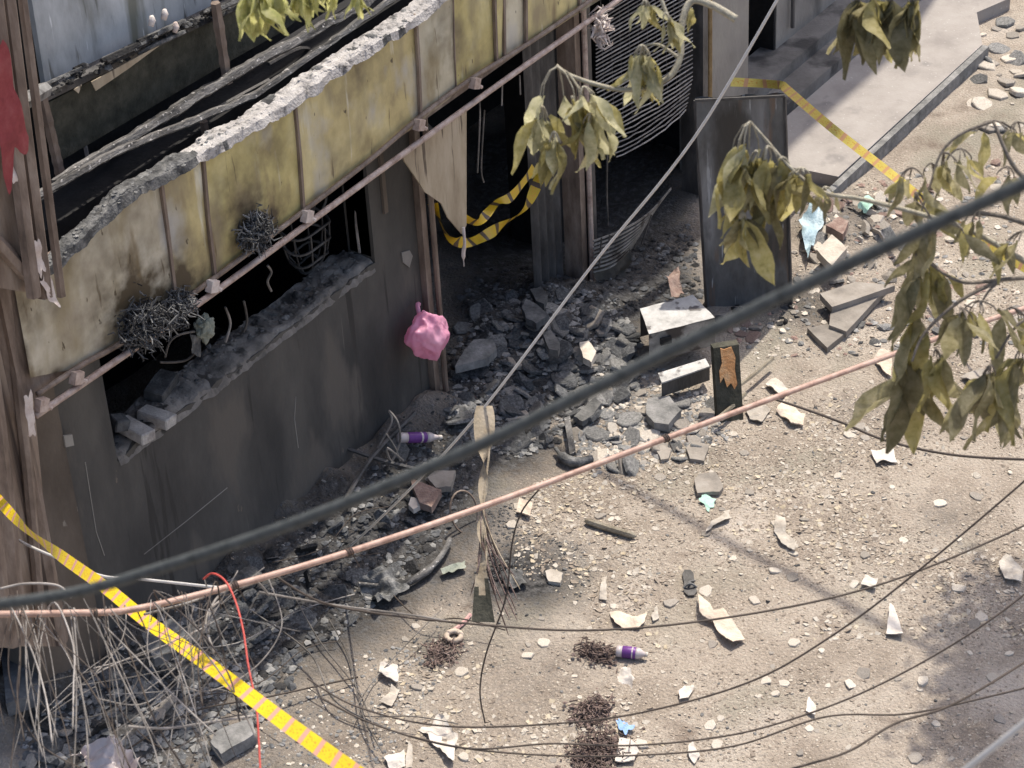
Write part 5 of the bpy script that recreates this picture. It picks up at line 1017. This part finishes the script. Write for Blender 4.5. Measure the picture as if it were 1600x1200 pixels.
GL = ['wire on the ground at the bottom left, lowest', 'wire over the charred strip below the conduit end', 'wire bending down beside the yellow tape', 'wire dropping left of the white rounded paper', 'wire crossing the rubble under the red wire', 'wire lying left of the crumpled white sheet', 'wire slanting up to the pink tape roll', 'wire at the wall foot under the dark cable', 'wire along the conduit over charred lumps', 'wire lying before the crooked rag', 'steep wire left of the white papers', 'wire under the grey block at lower left']
for pts, lb in zip(GW, GL):
    solo('ground_wire', MB().tube(spline([g(u+hw.uniform(-8, 8), v+hw.uniform(-8, 8), hw.uniform(.03, .14)) for u, v in pts], 7), hw.choice((.004, .005, .0065)), 5), M['dark_wire'] if hw.random() < .5 else M['grey_wire'], 'thin '+lb, 'wire', 'wires lying on the rubble', True)
# ---------------------------------------------------------------- foliage
def leaf_mesh(name, m, curl, fold, wv):
    mb = MB(); n = 7; vs_ = []; fs = []
    for i in range(n+1):
        t = i/n; hw_ = wv*(math.sin(math.pi*min(1, t**.85))**.8)*(1-.15*t) if 0 < t < 1 else .004
        y = curl*t*t+.05*math.sin(7*t+curl*9); z = -t*(1-.12*abs(curl)*t)
        for s in (-1, 0, 1):
            vs_.append((s*hw_*(1+.14*math.sin(11*t+s*3+curl*20))+wv*.5*curl*math.sin(3*t), y+fold*hw_*abs(s)+.03*math.sin(9*t+s*2), z))
    for i in range(n):
        for k in range(2): fs.append((3*i+k, 3*i+k+1, 3*i+k+4, 3*i+k+3))
    mb.add(vs_, fs); me = mb.mesh(name, m, True); return me
for k in ('yellow_leaf', 'green_leaf', 'olive_leaf', 'bright_leaf'):
    nt = M[k].node_tree; b = nt.nodes['Principled BSDF']; out = nt.nodes['Material Output']; tr = nt.nodes.new('ShaderNodeBsdfTranslucent'); mxs = nt.nodes.new('ShaderNodeMixShader'); mxs.inputs[0].default_value = .5
    nt.links.new(b.inputs['Base Color'].links[0].from_socket, tr.inputs['Color']); nt.links.new(b.outputs[0], mxs.inputs[1]); nt.links.new(tr.outputs[0], mxs.inputs[2]); nt.links.new(mxs.outputs[0], out.inputs['Surface'])
LV = {k: [leaf_mesh('leaf', M[k], random.uniform(-.4, .45), random.uniform(-.9, 1.1), random.uniform(.11, .19)) for _ in range(10)] for k in ('yellow_leaf', 'green_leaf', 'olive_leaf', 'bright_leaf')}
def cluster(par, mbs, node, d, n, pet, ll, kinds, spread, droop=1.):
    """leaves hung round a node (u, v): petioles fan out and sag, blades hang from their ends"""
    c = dp(node[0], node[1], d); s = d/F
    for i in range(int(n*1.45)):
        a = random.random()*6.283; out = (RT*math.cos(a)+FW*math.sin(a)*.8)*spread*1.35
        dn = Vector((0, 0, -1)); p1 = c+(out*.7+dn*.55)*pet*s*random.uniform(.7, 1.1); p2 = p1+(out*.25+dn*.8)*pet*s*.35
        mbs.tube([c, c.lerp(p1, .5)+Vector((0, 0, .12*pet*s)), p1, p2], [.0035, .003, .0026, .0022], 4)
        dirv = (dn*droop+out*random.uniform(.1, .8)+RT*random.gauss(0, .2)+FW*random.gauss(0, .25)).normalized()
        qt = dirv.to_track_quat('-Z', 'Y') @ Quaternion((0, 0, 1), random.random()*6.28); L_ = ll*s*random.choice((random.uniform(.85, 1.15), random.uniform(.55, 1.0)))
        o = link('leaf', random.choice(LV[random.choice(kinds)]), par, Matrix.LocRotScale(p2, qt, Vector((L_*random.uniform(.85, 1.35), L_, L_))))
def branch(name, label, stems, clusters, d, kinds, sm, cat='branch'):
    o = root(name, dp(stems[0][0][0][0], stems[0][0][0][1], d), label, cat)
    mb = MB()
    for pts, r0, r1 in stems:
        P = spline([dp(p[0], p[1], d+(p[2] if len(p) > 2 else 0)) for p in pts], 6); mb.tube(P, [r0+(r1-r0)*i/(len(P)-1) for i in range(len(P))], 6)
    pm = MB()
    for c in clusters: cluster(o, pm, c[0], d+random.uniform(-.12, .12), round(c[1]*1.25), c[2], c[3], c[5] if len(c) > 5 else kinds, c[4])
    obj('twig', mb, M[sm], o, True); tag(obj('petioles', pm, M[sm], o), kind='stuff')
    return o
YG = ['green_leaf', 'green_leaf', 'yellow_leaf']
branch('leafy_branch', 'pale hooked branch with wilting leaves hanging before the grille', [([(1150, 30), (1112, 8), (1080, 2), (1065, 40), (1063, 88), (1046, 120), (1012, 136), (970, 140), (925, 130), (888, 116), (869, 102)], .014, .006), ([(1063, 60), (1045, 30), (1030, -10), (1010, -60)], .008, .006), ([(1060, 90), (1030, 70), (1003, 72)], .006, .003)],
       [((871, 104), 4, 70, 92, .5), ((846, 165), 5, 30, 95, .35), ((866, 205), 5, 25, 80, .35), ((893, 150), 5, 22, 100, .4), ((912, 135), 4, 20, 80, .8), ((925, 175), 4, 25, 85, .6), ((1003, 70), 6, 22, 85, .5), ((1040, 20), 5, 15, 58, .5), ((1075, 5), 4, 10, 50, .5), ((1008, 0), 5, 12, 45, .6), ((998, 110), 3, 25, 60, .4)], 8.0, YG, 'stem')
branch('leafy_branch', 'yellowing leaf bunch hanging in front of the dark standing panel', [([(1620, 420), (1520, 362), (1440, 335), (1350, 312), (1285, 300), (1235, 262), (1200, 222), (1172, 190)], .010, .004)],
       [((1172, 190), 5, 60, 110, .5), ((1152, 245), 5, 20, 110, .45), ((1182, 235), 6, 30, 115, .4), ((1200, 228), 5, 30, 110, .5), ((1222, 245), 5, 25, 100, .6), ((1160, 330), 5, 18, 105, .35), ((1252, 262), 5, 18, 62, 1.0, ['olive_leaf', 'yellow_leaf']), ((1205, 300), 3, 15, 90, .4), ((1290, 292), 3, 12, 50, .9, ['olive_leaf'])], 7.6, ['yellow_leaf', 'yellow_leaf', 'olive_leaf', 'green_leaf'], 'stem')
branch('leafy_branch', 'olive leaf bunches hanging from the top edge over the pavement', [([(1440, -70), (1400, -30), (1360, -12), (1335, -6)], .008, .004), ([(1430, -70), (1432, -30), (1425, -2)], .006, .004)],
       [((1340, -8), 6, 14, 112, .35), ((1362, -10), 5, 14, 108, .35), ((1392, -8), 6, 14, 112, .3), ((1428, -8), 6, 14, 105, .3), ((1375, 20), 3, 14, 85, .4)], 7.8, ['olive_leaf', 'olive_leaf', 'yellow_leaf'], 'stemd')
branch('leafy_branch', 'bright yellow green leaves hanging from the top edge over the signboard', [([(330, -60), (400, -30), (470, -22), (565, -26)], .007, .004)],
       [((384, -20), 6, 14, 82, .4), ((404, -18), 6, 14, 80, .35), ((430, -18), 5, 12, 55, .45), ((462, -22), 6, 10, 62, .4), ((490, -22), 5, 10, 45, .5), ((515, -22), 5, 10, 45, .45), ((556, -18), 4, 10, 48, .4)], 8.2, ['bright_leaf'], 'stem')
# tree at the right: trunk and crown stand outside the view, its drooping boughs hang into it
TX, TY = 1.0, -8.3
T_ = root('street_tree', (TX, TY, 0), 'dark olive leaved tree drooping into the view from the right edge', 'tree')
ends = dp(1760, 380, 7.5)
mb = MB(); mb.tube(spline([(TX, TY, -.1), (TX+.05, TY+.05, 2), (TX-.05, TY+.1, 4.2), (TX, TY+.25, 6.2), (TX+.2, TY+.4, 8.5)], 6), [.2-.005*i for i in range(25)], 10)
obj('trunk', mb, M['bark'], T_, True)
mb = MB(); mb.tube(spline([(TX-.05, TY+.1, 4.2), (TX*.4+ends.x*.6, TY*.4+ends.y*.6, 5.6), ends], 6), [.07-.004*i for i in range(13)], 8)
def stems(mb, L_):
    for pts, r0, r1 in L_:
        P = spline([ends if p is None else dp(p[0], p[1], 7.5+(p[2] if len(p) > 2 else 0)) for p in pts], 6); mb.tube(P, [r0+(r1-r0)*i/(len(P)-1) for i in range(len(P))], 6)
stems(mb, [([None, (1650, 300), (1590, 268), (1552, 190)], .014, .005), ([None, (1640, 360), (1550, 335), (1480, 345), (1430, 400)], .012, .004), ([None, (1650, 425), (1565, 437), (1500, 440), (1448, 408)], .010, .004), ([(1565, 437), (1500, 470), (1445, 520), (1425, 565)], .007, .004),
           ([None, (1660, 520), (1600, 500), (1556, 560)], .009, .004), ([(1550, 190), (1500, 210), (1470, 240), (1455, 285), (1440, 330)], .006, .003), ([(1565, 437), (1545, 455), (1530, 480)], .005, .003), ([(1480, 345), (1462, 350), (1430, 300)], .005, .003)])
obj('bough', mb, M['stemd'], T_, True)
pm = MB()
OL = ['olive_leaf', 'olive_leaf', 'olive_leaf', 'yellow_leaf']
for c in [((1552, 188), 7, 22, 62, 1.1), ((1475, 238), 5, 18, 62, .9), ((1455, 255), 5, 18, 60, .7), ((1425, 262), 5, 16, 70, .8), ((1500, 232), 5, 18, 60, .9), ((1590, 190), 4, 15, 55, .9), ((1430, 300), 5, 15, 65, .7), ((1480, 345), 6, 22, 75, 1.1), ((1440, 385), 5, 20, 80, .6), ((1448, 408), 7, 25, 95, .7), ((1530, 330), 4, 18, 60, .9), ((1425, 480), 5, 18, 100, .45),
          ((1420, 545), 6, 18, 135, .35), ((1442, 560), 6, 18, 130, .38), ((1462, 545), 4, 15, 110, .4), ((1530, 470), 7, 20, 80, 1.2), ((1500, 480), 4, 20, 75, .8), ((1580, 480), 5, 20, 75, 1.0), ((1548, 570), 6, 18, 120, .4), ((1572, 580), 5, 18, 120, .35), ((1596, 545), 6, 18, 130, .4), ((1600, 360), 5, 18, 70, .9), ((1575, 260), 4, 15, 62, .9), ((1606, 640), 4, 12, 85, .4)]:
    cluster(T_, pm, c[0], 7.5+random.uniform(-.2, .3), max(3, int(c[1]*.95)), c[2]*1.35, c[3]*1.12, OL, c[4]*1.1)
tag(obj('petioles', pm, M['stemd'], T_), kind='stuff')
# the rest of the crown: one mass of leaves whose shade falls on the lower right of the lane
mb = MB(); rn = random.Random(3)
cl = []
for (u, v), h, r, n in (((1590, 1000), 5.2, .5, 620), ((1545, 1080), 5.6, .45, 520), ((1590, 1170), 5.0, .55, 620), ((1640, 940), 6.0, .55, 420), ((1500, 1000), 5.6, .28, 150), ((1690, 1080), 5.5, .7, 600), ((1480, 1165), 5.4, .3, 150), ((1540, 930), 5.6, .25, 90)):
    b0 = gz(u, v); c = b0+SD*(h/SD.z); cl.append(c)
    for i in range(n):
        p = c+Vector((rn.gauss(0, .45), rn.gauss(0, .45), rn.gauss(0, .4)))*r; dv = Vector((rn.gauss(0, .6), rn.gauss(0, .6), -1)).normalized(); sdv = dv.cross(Vector((rn.gauss(0, 1), rn.gauss(0, 1), .1))).normalized(); L_ = rn.uniform(.13, .2)
        mb.add([p, p+dv*L_*.5+sdv*.032, p+dv*L_, p+dv*L_*.5-sdv*.032], [(0, 1, 2, 3)])
tag(obj('crown', mb, M['olive_leaf'], T_), kind='stuff')
mb = MB()
for c in cl: mb.tube(spline([(TX, TY+.2, 6), ((TX+c.x)/2, (TY+c.y)/2, c.z+.2), c], 6), [.06-.0035*i for i in range(13)], 6)
obj('limb', mb, M['bark'], T_, True)
